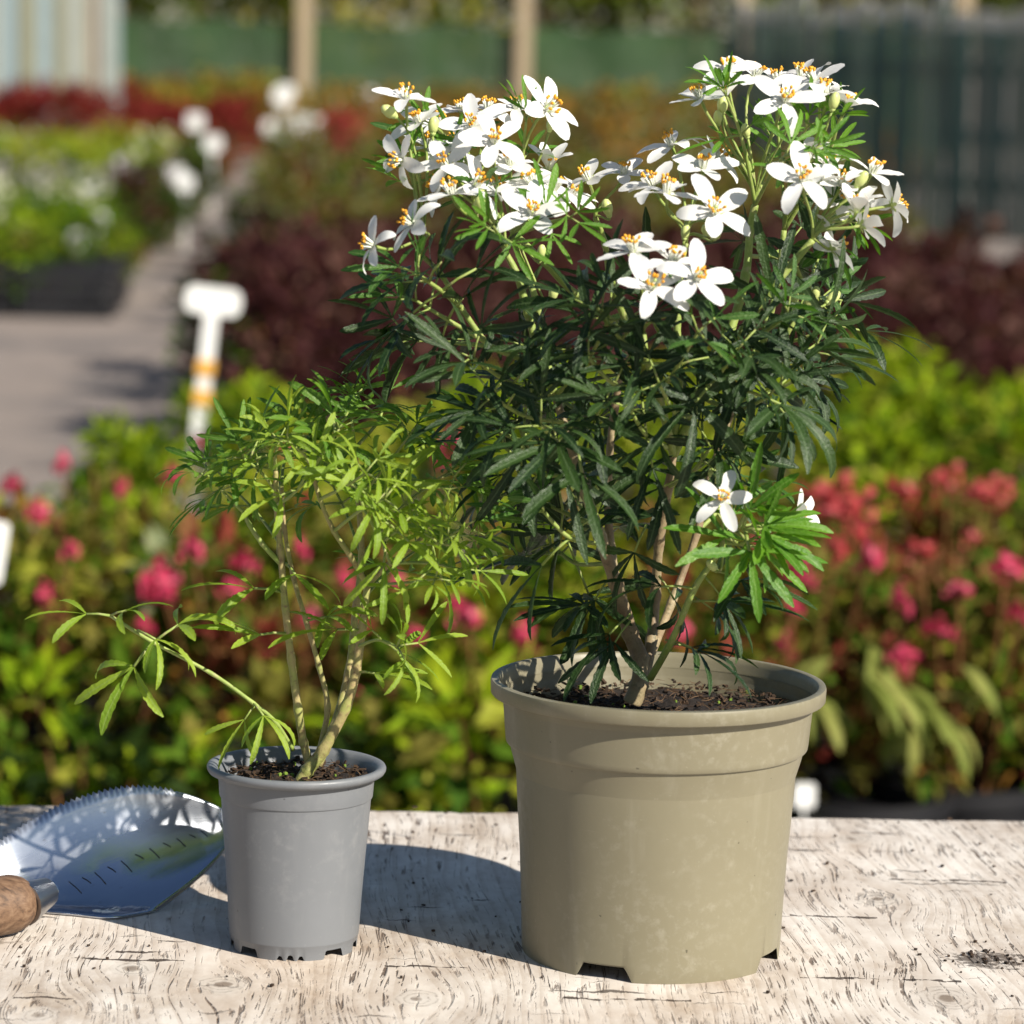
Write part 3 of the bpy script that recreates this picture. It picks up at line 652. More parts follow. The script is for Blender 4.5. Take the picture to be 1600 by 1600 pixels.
fl = [  # px, py, dy, facing, head, size, openness
 (635,155,-.03,'U','L3',1,1), (655,192,-.02,'UL','L3',.95,1), (684,196,.03,'UR','L4',1,1), (738,195,-.02,'F','L2',1.05,1), (772,222,-.045,'F','L1',1.1,1), (853,172,-.02,'FR','L2',1.2,1),
 (628,250,-.04,'DL','L3',1,1), (697,258,-.04,'FL','L1',1,1), (668,230,.0,'U','L4',1,1), (712,228,.02,'FL','L4',.95,1), (762,172,.05,'U','L4',.95,1), (797,258,-.03,'U','L2',1.05,1),
 (742,292,-.06,'UR','L1',1.15,1), (706,304,-.07,'UL','L1',1.1,1), (832,290,-.04,'UL','L2',1.1,1), (866,297,-.02,'UR','L2',1,1), (830,334,-.07,'F','L1',1.15,1), (892,306,.0,'UR','L2',.95,1),
 (858,264,.01,'U','L2',.9,.45), (645,350,-.09,'L','L3',1,1), (583,384,-.09,'L','L3',.95,1), (919,281,0,'UL','M2',.95,1), (720,174,.06,'U','L4',.9,1), (806,170,.05,'U','L4',.9,1), (690,290,-.03,'L','L1',.95,1), (775,300,.0,'U','L2',1,1),
 (1137,112,.0,'U','R1',1,1), (1180,120,.03,'UR','R1',.95,1), (1094,155,-.02,'UL','R1',1.05,1), (1127,156,0,'U','R1',.95,.5), (1226,157,-.035,'F','R1',1.15,1), (1272,126,.0,'UL','R3',1.05,1), (1290,146,-.01,'U','R3',1,1),
 (1322,168,.0,'UR','R3',1,.8), (1213,126,.04,'U','R3',.9,1), (1250,118,.03,'U','R3',.9,1), (1050,228,.0,'UL','M3',1.05,1), (1098,264,-.03,'U','M3',1.1,1), (1118,248,.0,'UR','M3',1,1), (974,272,.02,'U','M2',.95,1),
 (1020,291,-.03,'UL','M3',1.05,1), (1042,303,-.08,'U','M3',1.15,1), (1116,332,-.09,'F','M3',1.15,1), (990,393,-.12,'UL','M1',1.1,1), (1050,410,-.12,'UR','M1',1.05,1), (1018,450,-.14,'F','M1',1.2,1), (1088,436,-.14,'FR','M1',1.1,1),
 (1254,281,-.10,'F','R2',1.2,1), (1283,284,-.04,'U','R2',.95,1), (1314,290,-.04,'UR','R2',1,1), (1362,271,-.04,'UR','R2',1.05,1), (1394,320,-.04,'RB','R2',.95,1), (1338,330,-.06,'U','R2',.95,.6), (1345,352,-.06,'RB','R2',.95,.8),
 (1300,388,-.05,'RB','R2',1.05,1), (1262,252,.0,'U','R3',.9,.5), (1295,262,.0,'U','R3',.95,1), (1318,312,-.03,'F','R2',.95,1), (1128,781,-.11,'F','S1',.95,1), (1243,808,-.06,'R','S1',.85,.55)]
for (x, y, dy, dr, hd, sz, op) in fl: flower(big, x, y, dy, dr, HS[hd], sz*1.13, op)
for (x, y, dy, dr, hd, sz) in ((1116,372,-.06,'F','M3',1.5), (1106,366,-.06,'FL','M3',1.2), (1069,374,-.05,'U','M3',1), (1066,478,-.08,'FR','M1',1.5), (1078,474,-.08,'F','M1',1.3), (1002,436,-.07,'U','M1',1), (1245,455,-.03,'U','R4',1.1), (1262,458,-.03,'U','R4',1),
        (1270,470,-.03,'UR','R4',1.1), (1255,480,-.04,'UR','R4',1), (1292,474,-.03,'R','R4',1.2), (1244,500,-.04,'U','R4',1.2), (1240,478,-.03,'U','R4',1), (1128,748,-.06,'U','S1',1.4), (1122,756,-.065,'UL','S1',1.2), (746,330,-.07,'F','L1',1.3), (858,205,0,'U','L2',1),
        (618,182,-.03,'L','L3',1.3), (676,210,-.02,'U','L1',1.2), (952,338,.01,'U','M2',1.2), (1128,178,-.01,'U','R1',1.2), (1122,195,-.01,'U','R1',1), (1232,190,-.03,'F','R1',1.2), (1168,215,0,'U','R1',1), (1300,172,-.02,'UR','R3',1.2), (1338,292,-.05,'UR','R2',1.2), (845,405,-.01,'U','L2',1), (862,470,-.0,'U','L2',1.1), (1120,892,-.06,'UL','S1',1)):
    bud(big, x, y, dy, dr, HS[hd], sz)
# leafy shoots: dark old growth
dark = [
 [(760,535,-.05), (700,500,-.05), (650,470,-.05)], [(760,540,-.03), (700,535,.0), (640,530,.02)], [(868,620,-.02), (800,600,-.05), (740,560,-.08)], [(880,660,-.02), (820,650,-.06), (770,620,-.09)],
 [(890,690,-.02), (820,690,.02), (750,660,.04)], [(890,690,-.02), (870,690,-.07), (845,665,-.11)], [(905,740,-.03), (840,740,.0), (790,700,.0)], [(930,820,-.03), (880,800,.02), (820,770,.04)],
 [(940,850,-.03), (890,840,-.06), (850,800,-.07)], [(950,880,-.02), (900,880,.03), (860,850,.05)], [(960,640,.07), (880,590,.09), (820,540,.10)], [(960,660,.07), (900,640,.11), (850,600,.13)],
 [(720,480,-.04), (690,455,-.07), (655,430,-.08)],
 [(868,620,-.02), (920,560,-.06), (950,500,-.09)], [(1030,620,-.05), (960,600,-.09), (920,560,-.11)], [(1010,560,-.07), (970,530,-.1), (940,490,-.11)],
 [(1030,620,-.05), (1060,570,-.1), (1090,520,-.12)], [(1045,700,-.01), (1010,680,-.08), (985,640,-.11)], [(1095,620,-.02), (1120,590,-.08), (1150,550,-.11)], [(1095,620,-.02), (1150,640,-.06), (1200,620,-.09)],
 [(1140,520,-.02), (1190,520,-.07), (1230,490,-.09)], [(1150,530,-.04), (1220,560,-.05), (1270,550,-.06)], [(1150,630,.06), (1210,610,.05), (1250,590,.04)], [(1190,540,.05), (1250,530,.03), (1300,510,.02)],
 [(1240,410,-.05), (1260,450,-.02), (1280,470,.0)], [(1110,740,.06), (1160,700,.04), (1200,650,.03)], [(1095,640,-.02), (1060,650,-.08), (1030,600,-.12)], 
 [(1045,760,-.01), (1080,740,-.05), (1110,700,-.07)], [(1090,830,.06), (1120,800,.07), (1150,760,.08)], [(955,860,.06), (930,830,.09), (900,780,.11)], [(950,760,.07), (930,700,.11), (910,650,.13)],
 [(1172,400,0), (1200,400,.05), (1230,385,.08)], [(1058,560,-.02), (1030,520,.06), (1010,480,.09)]]
for i, pts in enumerate(dark):
    big.shoot(pts, 'dark', 3 if i % 3 == 0 else 2, .0013, 1.06, .5, 'mid' if i % 4 == 0 else 'dark', ang=(50, 88), up=.95)
# drooping leaves near the pot
for (x, y, dy, dx_, dz_) in ((985,960,-.03,-.6,-.5), (985,970,-.035,-.5,-.6), (960,930,.0,-1,-.2), (1030,900,-.03,.4,-.6), (1010,820,-.04,-.3,-.7), 
        (1040,1000,-.04,.9,-.1), (1045,1005,-.04,.8,-.15), (1075,940,-.05,.9,.1), (1080,930,-.05,.8,-.5), (1085,920,-.06,-.7,.1), (1112,890,-.06,.9,-.2), (1100,900,-.06,.6,-.7), (955,900,-.01,-.5,-.7)):
    big.leaf(big.pt((x, y, dy)), Vector((dx_, random.Random(x).uniform(-.8, .2), dz_)), Vector((dx_*.3, -.3, 1)), 'dark', random.Random(x*y).uniform(.75, 1.0))
# the big palmate leaf facing out of the crown, and its neighbours
big.leaf(big.pt((905,655,-.11)), Vector((-.55,-.75,-.45)), Vector((-.1,-.55,.8)), 'dark', 1.12)
big.leaf(big.pt((900,690,-.12)), Vector((.15,-.75,-.65)), Vector((0,-.7,.7)), 'dark', 1.1)
big.leaf(big.pt((1165,610,-.1)), Vector((.8,-.5,-.25)), Vector((.1,-.4,.9)), 'dark', 1.12)
# young shoots among the flowers
young = [
 [(800,370,.01), (815,260,.0), (822,190,-.01)], [(790,395,-.03), (760,320,-.04), (720,235,-.02)], [(790,395,-.03), (780,370,-.08), (770,352,-.11)], [(800,370,.01), (850,350,-.05), (890,340,-.08)], [(740,300,.05), (700,220,.02), (675,195,0)],
 [(660,400,-.03), (648,300,-.02), (640,268,-.02)], [(1180,320,0), (1160,220,-.02), (1135,150,-.03)], [(1180,320,0), (1200,250,.03), (1205,215,.04)], [(1225,360,.04), (1240,250,.02), (1260,200,0)], [(1180,320,0), (1220,250,-.06), (1265,235,-.08)],
 [(1270,375,-.05), (1290,350,-.03), (1320,345,-.02)], [(1225,360,.04), (1290,250,.02), (1310,190,.0)]]
for i, pts in enumerate(young): big.shoot(pts, 'mid' if i % 3 == 1 else 'young', 2, .0011, .95, .55, 'young', ang=(32, 70), up=.1)
for pts in ([(1130,845,-.065), (1150,830,-.075), (1165,800,-.08)], [(1130,845,-.065), (1155,850,-.08), (1180,840,-.095)]): big.shoot(pts, 'young', 2, .0012, 1.3, .5, 'young', ang=(35, 80), up=.2)
big.leaf(big.pt((1165,832,-.1)), Vector((.1,-.6,-.5)), Vector((.1,-.75,.65)), 'young', 1.4)
for d_ in ((.9,-.3,.25), (.85,-.35,-.15), (.25,-.3,.9), (.7,-.5,.1)): big.leaf(big.pt((1160,828,-.095)), Vector(d_), Vector((.1,-.5,.8)), 'young', 1.3)

# ------------------------------------------------------------------ the small green shrub
sm = Shrub('green_shrub', (P(492, 1198, gb.y - .005)), 'small bright green shrub without flowers growing in the grey pot', gb.y)
sm.stem([(486,1203,-.005), (474,1160,-.005), (466,1110,-.008), (455,1030,-.01), (446,950,-.012), (438,860,-.015), (432,790,-.018), (431,735,-.02)], .0027, .0015, 'pale_stem', True, 9)
sm.stem([(500,1170,-.002), (512,1105,0), (498,1040,.0), (478,970,.0), (458,900,.0), (445,830,.0), (440,760,.0)], .0017, .0011, 'pale_stem', True, 8)
sm.stem([(470,1222,-.008), (480,1204,-.008), (505,1172,-.008), (540,1105,-.01), (556,1050,-.012), (566,980,-.012), (574,915,-.012)], .0042, .0020, 'pale_stem', True, 10)
sm.stem([(496,1196,.002), (520,1140,.01), (545,1050,.02), (556,950,.025), (565,870,.03), (560,780,.035), (555,700,.03)], .0027, .0014, 'pale_stem', True, 9)
sm.stem([(458,1172,-.01), (430,1128,-.02), (395,1098,-.025), (330,1052,-.03), (240,1004,-.035), (172,962,-.04)], .0013, .0010, 'green_stem', True, 8)
sm.stem([(574,915,-.012), (548,870,-.03), (522,830,-.035), (500,780,-.04), (488,735,-.04)], .0017, .0011, 'pale_stem', True, 8)
sm.stem([(574,915,-.012), (610,880,-.02), (650,850,-.02), (690,800,-.02)], .0017, .0011, 'pale_stem', True, 8)
sm.stem([(438,880,-.014), (410,850,-.02), (390,820,-.02), (380,800,-.02)], .0016, .0011, 'green_stem', True, 8)
ss = [
 ([(431,735,-.02), (430,715,-.03), (435,690,-.035)], 'small', 3), ([(440,780,0), (410,740,-.03), (380,715,-.04)], 'small2', 4), ([(380,800,-.02), (350,770,-.02), (330,745,-.02)], 'small2', 3), 
 ([(440,760,0), (445,720,.02), (470,680,.03)], 'small2', 4), ([(488,735,-.04), (475,710,-.05), (450,690,-.06)], 'small', 3), ([(488,735,-.04), (510,700,-.05), (530,670,-.05)], 'small2', 4), ([(555,700,.03), (550,660,.03), (548,630,.03)], 'small2', 4), ([(555,700,.03), (590,660,.04), (600,630,.05)], 'small2', 3),
 ([(560,780,.035), (610,720,.03), (640,680,.02)], 'small2', 4), ([(565,870,.03), (620,800,.04), (680,750,.05)], 'small2', 4), ([(690,800,-.02), (700,770,-.03), (710,745,-.03)], 'small2', 3), ([(650,850,-.02), (680,850,-.06), (700,840,-.07)], 'small', 4),
 ([(610,880,-.02), (670,880,-.04), (720,890,-.05)], 'small', 4), ([(574,915,-.012), (640,910,-.05), (680,905,-.07)], 'small', 4), ([(500,780,-.04), (540,760,-.07), (570,740,-.09)], 'small', 4), ([(522,830,-.035), (560,800,-.07), (600,780,-.08)], 'small', 4), 
 ([(560,1010,-.012), (590,1000,-.04), (620,1010,-.05)], 'small', 3),
 ([(610,880,-.02), (600,850,-.06), (620,830,-.08)], 'small', 3), ([(690,800,-.02), (720,820,-.01), (740,830,0)], 'small2', 4), ([(440,770,0), (430,740,.04), (400,700,.05)], 'small2', 3), ([(556,950,.025), (600,900,.05), (650,860,.07)], 'small2', 3), ([(565,870,.03), (540,800,.06), (510,740,.07)], 'small2', 4),
 ([(432,790,-.018), (460,770,-.05), (480,740,-.07)], 'small', 3), ([(560,780,.035), (530,720,.05), (500,670,.06)], 'small2', 3), ([(438,850,-.01), (400,800,.03), (360,760,.05)], 'small2', 3)]
for i, (pts, kd, nn) in enumerate(ss): sm.shoot(pts, kd, 3 if i % 2 and pts[-1][1] < 800 else 2, .0009, 1.0, .6, kd, ang=(48, 86), up=1.0)
# leaves along the straying left shoot
for (x, y, dy, d, up, sz) in (
        (172,962,-.04,(-.9,-.1,.1),(0,-.2,1),.95), (172,962,-.04,(.7,-.5,.35),(0,-.3,1),.9), (215,985,-.038,(.8,-.5,-.25),(.2,-.3,1),.95), (240,1004,-.036,(-.62,-.35,-.72),(-.4,-.6,.6),1.25), (242,1002,-.034,(.75,.1,.55),(0,-.2,1),1.15),
        (395,1098,-.025,(.45,-.6,-.35),(.2,-.5,.8),.9), (400,1100,-.024,(-.3,-.2,-.4),(0,-.3,1),.8), (440,925,-.012,(-.95,-.2,.18),(0,-.2,1),1.15), (448,990,-.012,(-.9,-.3,.05),(0,-.3,1),1.1), (478,970,0,(.85,-.4,.25),(0,-.3,1),1),
        (556,1050,-.012,(.8,-.6,.1),(0,-.3,1),1), (566,985,-.012,(-.85,-.5,.1),(0,-.3,1),1.15), (445,880,-.014,(.4,-.8,-.2),(.2,-.7,.6),1.1)):
    sm.leaf(sm.pt((x, y, dy)), Vector(d), Vector(up), 'small', sz)

# ------------------------------------------------------------------ spilt compost
m = MB(); rc = random.Random(12); SMP = G(1545, 1500, TZ)
for k in range(170):
    if k < 45: x, y = SMP.x + rc.gauss(0, .016), SMP.y + rc.gauss(0, .016)
    else: x, y = rc.uniform(-.33, .33), rc.uniform(1.90, 2.40)
    if math.hypot(x - bb.x, y - bb.y) < .092 or math.hypot(x - gb.x, y - gb.y) < .05 or (x < -.14 and 2.03 < y < 2.16): continue
    r = rc.uniform(.0003, .0009); m.box((x - SMP.x, y - SMP.y, r*.7 + .0005), (r*rc.uniform(.8, 2), r, r*.7), Matrix.Rotation(rc.random()*3.1, 3, 'Z'))
o = link('spilt_compost', m.mesh('spilt_compost', M['chip'], False)); o.location = (SMP.x, SMP.y, TZ); tag(o, 'dark crumbs of spilt compost scattered over the white table top', 'compost', None, 'stuff')

# ------------------------------------------------------------------ trowel
def trowel():
    lo = [(62,1430), (112,1449), (170,1461), (216,1443), (272,1404), (322,1362), (356,1322), (372,1290)]
    hi = [(-26,1345), (4,1312), (66,1272), (134,1244), (204,1230), (272,1236), (332,1256), (372,1280)]
    ylo = [2.062, 2.058, 2.052, 2.062, 2.082, 2.102, 2.118, 2.128]; yhi = [2.084, 2.094, 2.102, 2.108, 2.114, 2.120, 2.126, 2.132]
    base = G(60, 1440, TZ); base.z = TZ
    t = empty('hand_trowel', base); tag(t, 'hand trowel with polished steel blade, serrated edge and wooden handle lying on the table', 'trowel')
    A = catmull([P(*p, y) for p, y in zip(lo, ylo)], 16); B = catmull([P(*p, y) for p, y in zip(hi, yhi)], 16)
    n = len(A); nv = 16; m = MB(); GR = []
    for i in range(n):
        u = i/(n-1); a, b = A[i], B[i]; ch = b - a; dep = .26*ch.length*(1 if u < .75 else 1 - (u-.75)/.25*.5)
        nrm = Vector((0, .80, -.60)); row = []
        for j in range(nv+1):
            v = j/nv; q = a + ch*v + nrm*dep*4*v*(1-v)*.55
            if j == nv and .12 < u < .72: q = q + ch.normalized()*(.0016 if i % 2 else -.0008)
            q.z = max(q.z, TZ + .0012); row.append(q)
        GR.append(row)
    for row in GR: m.v.extend([q - base for q in row])
    for i in range(n-1):
        for j in range(nv):
            k = i*(nv+1)+j; m.face((k, k+nv+1, k+nv+2, k+1), 0, ((i/(n-1), j/nv), ((i+1)/(n-1), j/nv), ((i+1)/(n-1), (j+1)/nv), (i/(n-1), (j+1)/nv)))
    bl = link('blade', m.mesh('blade', M['steel']), t); md = bl.modifiers.new('thickness', 'SOLIDIFY'); md.thickness = .0011; md.offset = 0
    def S_(u, v):
        f = u*(n-1); i = min(int(f), n-2); g2 = v*nv; j = min(int(g2), nv-1); f -= i; g2 -= j
        p = GR[i][j].lerp(GR[i+1][j], f).lerp(GR[i][j+1].lerp(GR[i+1][j+1], f), g2)
        return p + Vector((0, -.8, .6))*.0009 - base
    def stroke(m, pts, w, dv=0.0):
        m.tube([S_(p[0], p[1] + dv) for p in pts], w, 4)
    e = MB()
    for k in range(11):                                  # depth scale across the blade
        u = .26 + .05*k; L = .06 if k % 2 else .11
        stroke(e, [(u, .52), (u + .012, .52 - L*.5), (u + .02, .52 - L)], .0003)
    o = e.build('depth_scale', M['engrave'], bl)
    e = MB(); q = .30; mv = .05
    stroke(e, [(q, .135), (q-.02, .15), (q-.035, .125), (q-.015, .10), (q+.015, .12), (q+.04, .15), (q+.055, .12), (q+.03, .105), (q+.02, .13)], .0006, mv)
    stroke(e, [(q+.05, .14), (q+.075, .155), (q+.085, .125), (q+.06, .11)], .0006, mv); stroke(e, [(q-.01, .085), (q+.03, .075), (q+.07, .09)], .0006, mv)
    e.build('maker_mark', M['mark'], bl)
    # ferrule, neck and handle run out of the picture to the left
    hd = [P(42, 1424, 2.018), P(18, 1425, 2.012), P(-60, 1428, 1.99), P(-160, 1432, 1.962), P(-300, 1438, 1.925), P(-345, 1440, 1.913)]
    m = MB(); rr = [.0125, .0172, .0182, .0160, .0165, .012]
    hz = [Vector((p.x, p.y, TZ + .0186)) for p in hd]
    w = catmull(hz, 8); rad = np.interp(np.linspace(0, 5, len(w)), range(6), rr)
    m.tube([p - base for p in w], list(rad), 28); h = m.build('handle', M['handle'], t, True, 50)
    m = MB(); c0 = hz[0]; c1 = P(72, 1412, 2.036); c1.z = TZ + .020
    m.tube([c0 + (c0-c1)*.25 - base, c0 - base, (c0.lerp(c1, .5)) - base, c1 - base], [.0135, .0128, .0105, .0088], 22); m.build('ferrule', M['ferrule'], t, True, 50)
    m = MB(); e0 = GR[6][7]; e1 = GR[26][8]
    m.tube([c1 - base, c1.lerp(e0, .6) + Vector((0, -.001, .001)) - base, e0.lerp(e1, .35) + Vector((0, -.0005, .0005)) - base], [.0078, .0055, .0012], 14); m.build('tang', M['steel'], t)
trowel()

# ------------------------------------------------------------------ background planting
def bush(name, seed, N_, Rr, H, ll, lw, mats, z0=.0, clumps=22, stems=7, up=.5, fuzz=.5, pot=None, flowers=None):
    """leafy clumps spread through a dome on stems that rise from the base; returns mesh (foliage+stems) data"""
    rnd = random.Random(seed); m = MB(); C = []
    for k in range(clumps):
        a = rnd.random()*6.283; q = math.sqrt(rnd.random()); h = rnd.random()**.7
        rr = Rr*q*(math.sin(math.pi*min(1, .25 + .6*h)))**.6
        C.append(Vector((rr*math.cos(a), rr*math.sin(a), z0 + (H - z0)*(.12 + .88*h))))
    nm = len(mats) - 1
    for c in C[:stems]:
        m.tube([Vector((c.x*.1, c.y*.1, z0*.8)), Vector((c.x*.45, c.y*.45, z0 + (c.z-z0)*.5)), c], [.006*H/.6, .004*H/.6, .002], 4, nm)
    cm = [rnd.choices(range(nm), [x[1] for x in mats[:-1]])[0] for _ in C]
    cr = fuzz*Rr*.55
    for i in range(N_):
        k = rnd.randrange(len(C)); c = C[k]
        d = Vector((rnd.gauss(0,1), rnd.gauss(0,1), rnd.gauss(0,.8))).normalized(); p = c + d*cr*rnd.random()**.5
        if p.z < .02: p.z = .02 + rnd.random()*.03
        out = (d + Vector((p.x, p.y, 0))*(1.2/Rr)*.5 + Vector((0,0,up))).normalized(); out = (out + Vector((rnd.gauss(0,.4), rnd.gauss(0,.4), rnd.gauss(0,.4)))).normalized()
        M4 = frame(p, out, Vector((rnd.gauss(0,.5), rnd.gauss(0,.5), 1))); L = ll*rnd.uniform(.6, 1.25); w = lw*rnd.uniform(.7, 1.2)
        b0 = len(m.v); dr = rnd.uniform(.05, .35)*L
        for q in ((0,0,0), (L*.45, w*.5, w*.2), (L*.5, 0, 0), (L*.45, -w*.5, w*.2), (L, 0, -dr)): m.v.append(M4 @ Vector(q))
        mi = cm[k] if rnd.random() < .7 else rnd.choices(range(nm), [x[1] for x in mats[:-1]])[0]
        m.face((b0, b0+2, b0+1), mi); m.face((b0, b0+3, b0+2), mi); m.face((b0+1, b0+2, b0+4), mi); m.face((b0+2, b0+3, b0+4), mi)
    return m.mesh(name, [M[x[0]] for x in mats], False)
def potmesh(r, h):
    m = MB(); lathe(m, [(r*.78, 0), (r*.97, h*.88), (r*1.06, h*.885), (r*1.07, h), (r*.98, h), (r*.96, h*.86)], 28)
    i0 = len(m.v) - 28; m.face(range(i0, i0+28)); m.face(range(0, 28)[::-1] if False else list(range(27, -1, -1)))
    return m.mesh('black_pot', M['black_plastic'], True, 40)
def cluster_mesh(seed, mat, r=.028):
    rnd = random.Random(seed); m = MB()
    for k in range(26):
        d = Vector((rnd.gauss(0,1), rnd.gauss(0,1), rnd.gauss(.2,.8))).normalized(); p = d*r*rnd.uniform(.5, 1)
        M4 = frame(p, Vector((rnd.gauss(0,1), rnd.gauss(0,1), rnd.gauss(0,1))), d); leaflet(m, M4, r*.75, r*.6, .6, .2, 0, 3)
    return m.mesh('flower_cluster', [M[mat]])
rnd = random.Random(77)
FB = [bush('foliage', 20+i, 700, .22, .66, .068, .031, mm, .12, 34, 14, .5, .42) for i, mm in enumerate((
    [('f_green', 3), ('f_olive', 2), ('f_yellow', 2), ('f_lime', 1.5), ('f_brown', .5), ('f_brown', 0)], [('f_olive', 3), ('f_green', 3), ('f_yellow', 1.5), ('f_brown', 1), ('f_orange', .6), ('f_brown', 0)],
    [('f_green', 2), ('f_sage', 2), ('f_olive', 2), ('f_red', 1.0), ('f_brown', 0)], [('f_brown', 1.8), ('f_red', 1.2), ('f_olive', 3), ('f_green', 2.5), ('f_yellow', 1), ('f_orange', .8), ('f_brown', 0)]))]
LB = [bush('foliage', 40+i, 620, .21, .72, .055, .028, mm, .22, 30, 8) for i, mm in enumerate(([('f_lime', 5), ('f_green', 2), ('f_yellow', 1.5), ('f_brown', 0)], [('f_lime', 4), ('f_yellow', 2.5), ('f_green', 1.5), ('f_brown', 0)]))]
PM = potmesh(.125, .235); CL = [cluster_mesh(1, 'pink'), cluster_mesh(2, 'pinkred'), cluster_mesh(3, 'pink', .022)]
front = []
def bedplant(x, y, mesh, s, label, cat, group, name):
    t = empty(name, (x, y, .004)); tag(t, label, cat, group); t.rotation_euler.z = 0
    link('black_pot', PM, t); f = link('foliage', mesh, t, Matrix.Rotation(rnd.random()*6.28, 4, 'Z') @ Matrix.Diagonal((s, s, s*rnd.uniform(.94, 1.06), 1)))
    return t
LBL_P = 'bushy olive and russet leaved shrub with pink flowers in a black pot behind the table'
LBL_R = 'bushy red brown leaved shrub with pinkish red flowers in a black pot behind the table'
LBL_L = 'lime green leafy shrub in a black pot behind the pink flowering row'
for r_, (yy, off) in enumerate(((4.95, 0), (5.32, .17), (5.70, .05), (6.05, .2))):
    for k in range(-4, 6):
        x = off + k*.33 + rnd.uniform(-.04, .04); y = yy + rnd.uniform(-.05, .05)
        edge = -.66 - .06*(y-5)
        if x < edge - .25 or x > .1455*y + .5: continue
        red = (x > .28 and rnd.random() < .7) or rnd.random() < .12
        s = .84 if r_ == 0 else .78
        if r_ == 0 and x > .45: s = .74
        if r_ == 3 and x < .0: continue
        t = bedplant(x, y, FB[3] if red else FB[(k + r_) % 3], s*rnd.uniform(.92, 1.04)*(.94 if x < 0 else 1), LBL_R if red else LBL_P, 'shrub', 'red leaved shrubs behind the table' if red else 'pink flowering shrubs behind the table', 'potted_shrub')
        front.append((t, x, y, red))
        t['label'] = ('reddish' if red else 'olive') + ' leaved shrub with pink flowers in a black pot, ' + ('first', 'second', 'third', 'fourth')[r_] + ' row behind the table'; t['group'] = ('red' if red else 'olive') + ' leaved pink flowering shrubs, ' + ('first', 'second', 'third', 'fourth')[r_] + ' row'
for yy, off in ((6.05, .02), (6.4, .0), (6.75, .16), (7.1, .05)):
    for k in range(-4, 6):
        x = off + k*.34 + rnd.uniform(-.04, .04); y = yy + rnd.uniform(-.05, .05)
        if x < -.78 or x > .1455*y + .5 or (yy < 6.2 and x > .05): continue
        hs = .74 if x < -.1 else .87
        bedplant(x, y, LB[k % 2], hs*rnd.uniform(.9, 1.04), LBL_L, 'shrub', 'lime green shrubs behind the pink row', 'lime_shrub')
SK = [bush('leafy_edging_plant', 60+i, 420, .22, .40, .062, .032, [('f_green', 3), ('f_lime', 2.5), ('f_yellow', 1.6), ('f_olive', 2), ('f_dark', 1), ('f_brown', 0)], .03, 20, 20, .5, .42) for i in range(2)]
for k in range(-3, 1):
    o = link('leafy_edging_plant', SK[k % 2], None, Matrix.Translation((k*.27 + rnd.uniform(-.04, .04), 4.60 + rnd.uniform(-.05, .05), .004)) @ Matrix.Rotation(rnd.random()*6.28, 4, 'Z') @ Matrix.Scale(rnd.uniform(.9, 1.1), 4))
    tag(o, 'low green and yellow leaved plant edging the bed just behind the table', 'plant', 'leafy edging plants behind the table')
# flower heads where the photograph shows them, on the plant nearest to that line of sight
spots = [(97,720,1), (145,725,0), (270,740,1), (190,757,1), (232,762,0), (80,937,1.5), (70,925,1.2), (250,912,1.5), (262,930,1), (360,922,1), (225,975,1), (452,705,1), (310,690,.9), (705,690,1.3), (690,720,1), (820,995,1.2), (730,962,1), (715,945,1), (1250,900,1.4), (1245,880,1.2),
         (1300,770,1.5), (1330,790,1.4), (1290,800,1.2), (1345,830,1.2), (1310,860,1), (1480,748,1.3), (1535,765,1.4), (1558,772,1.3), (1410,770,1.2), (1412,1020,1.3), (1410,1042,1.1), (1572,890,1.2), (1408,935,1.1), (1465,982,1.1), (1062,985,1.3), (1240,945,1.2), (560,1098,1.1), (480,960,1), (380,880,1.1), (300,860,.9),
         (60,800,.9), (20,760,1), (650,1000,1), (1180,850,1), (1360,870,1), (1440,860,.8), (1520,840,.8), (540,900,1.1), (620,905,1), (470,855,1), (770,1050,.9), (1230,1010,.9), (110,860,.8), (1590,960,.9), (1500,920,.8)]
for (x, y, s) in spots:
    yy = 4.80 if y > 850 else (5.2 if y > 780 else 5.55); yy += rnd.uniform(-.06, .06)
    p = P(x, y, yy); best = min(front, key=lambda f: (f[1]-p.x)**2 + (f[2]-p.y-.1)**2)
    c = link('flower_cluster', CL[1] if x > 1200 and y < 870 else rnd.choice((CL[0], CL[2])), best[0], Matrix.Translation(p - best[0].location) @ Matrix.Rotation(rnd.random()*6.28, 4, 'Z') @ Matrix.Diagonal((s*rnd.uniform(.5, .9), s*rnd.uniform(.5, .9), s*rnd.uniform(.45, .95), 1)))
    b = best[0].location; st = MB(); q = p - b; st.tube([Vector((q.x*.3, q.y*.3, .3)), Vector((q.x*.8, q.y*.8, q.z*.75)), q], [.004, .003, .002], 4); st.build('flower_stem', M['f_brown'], best[0])
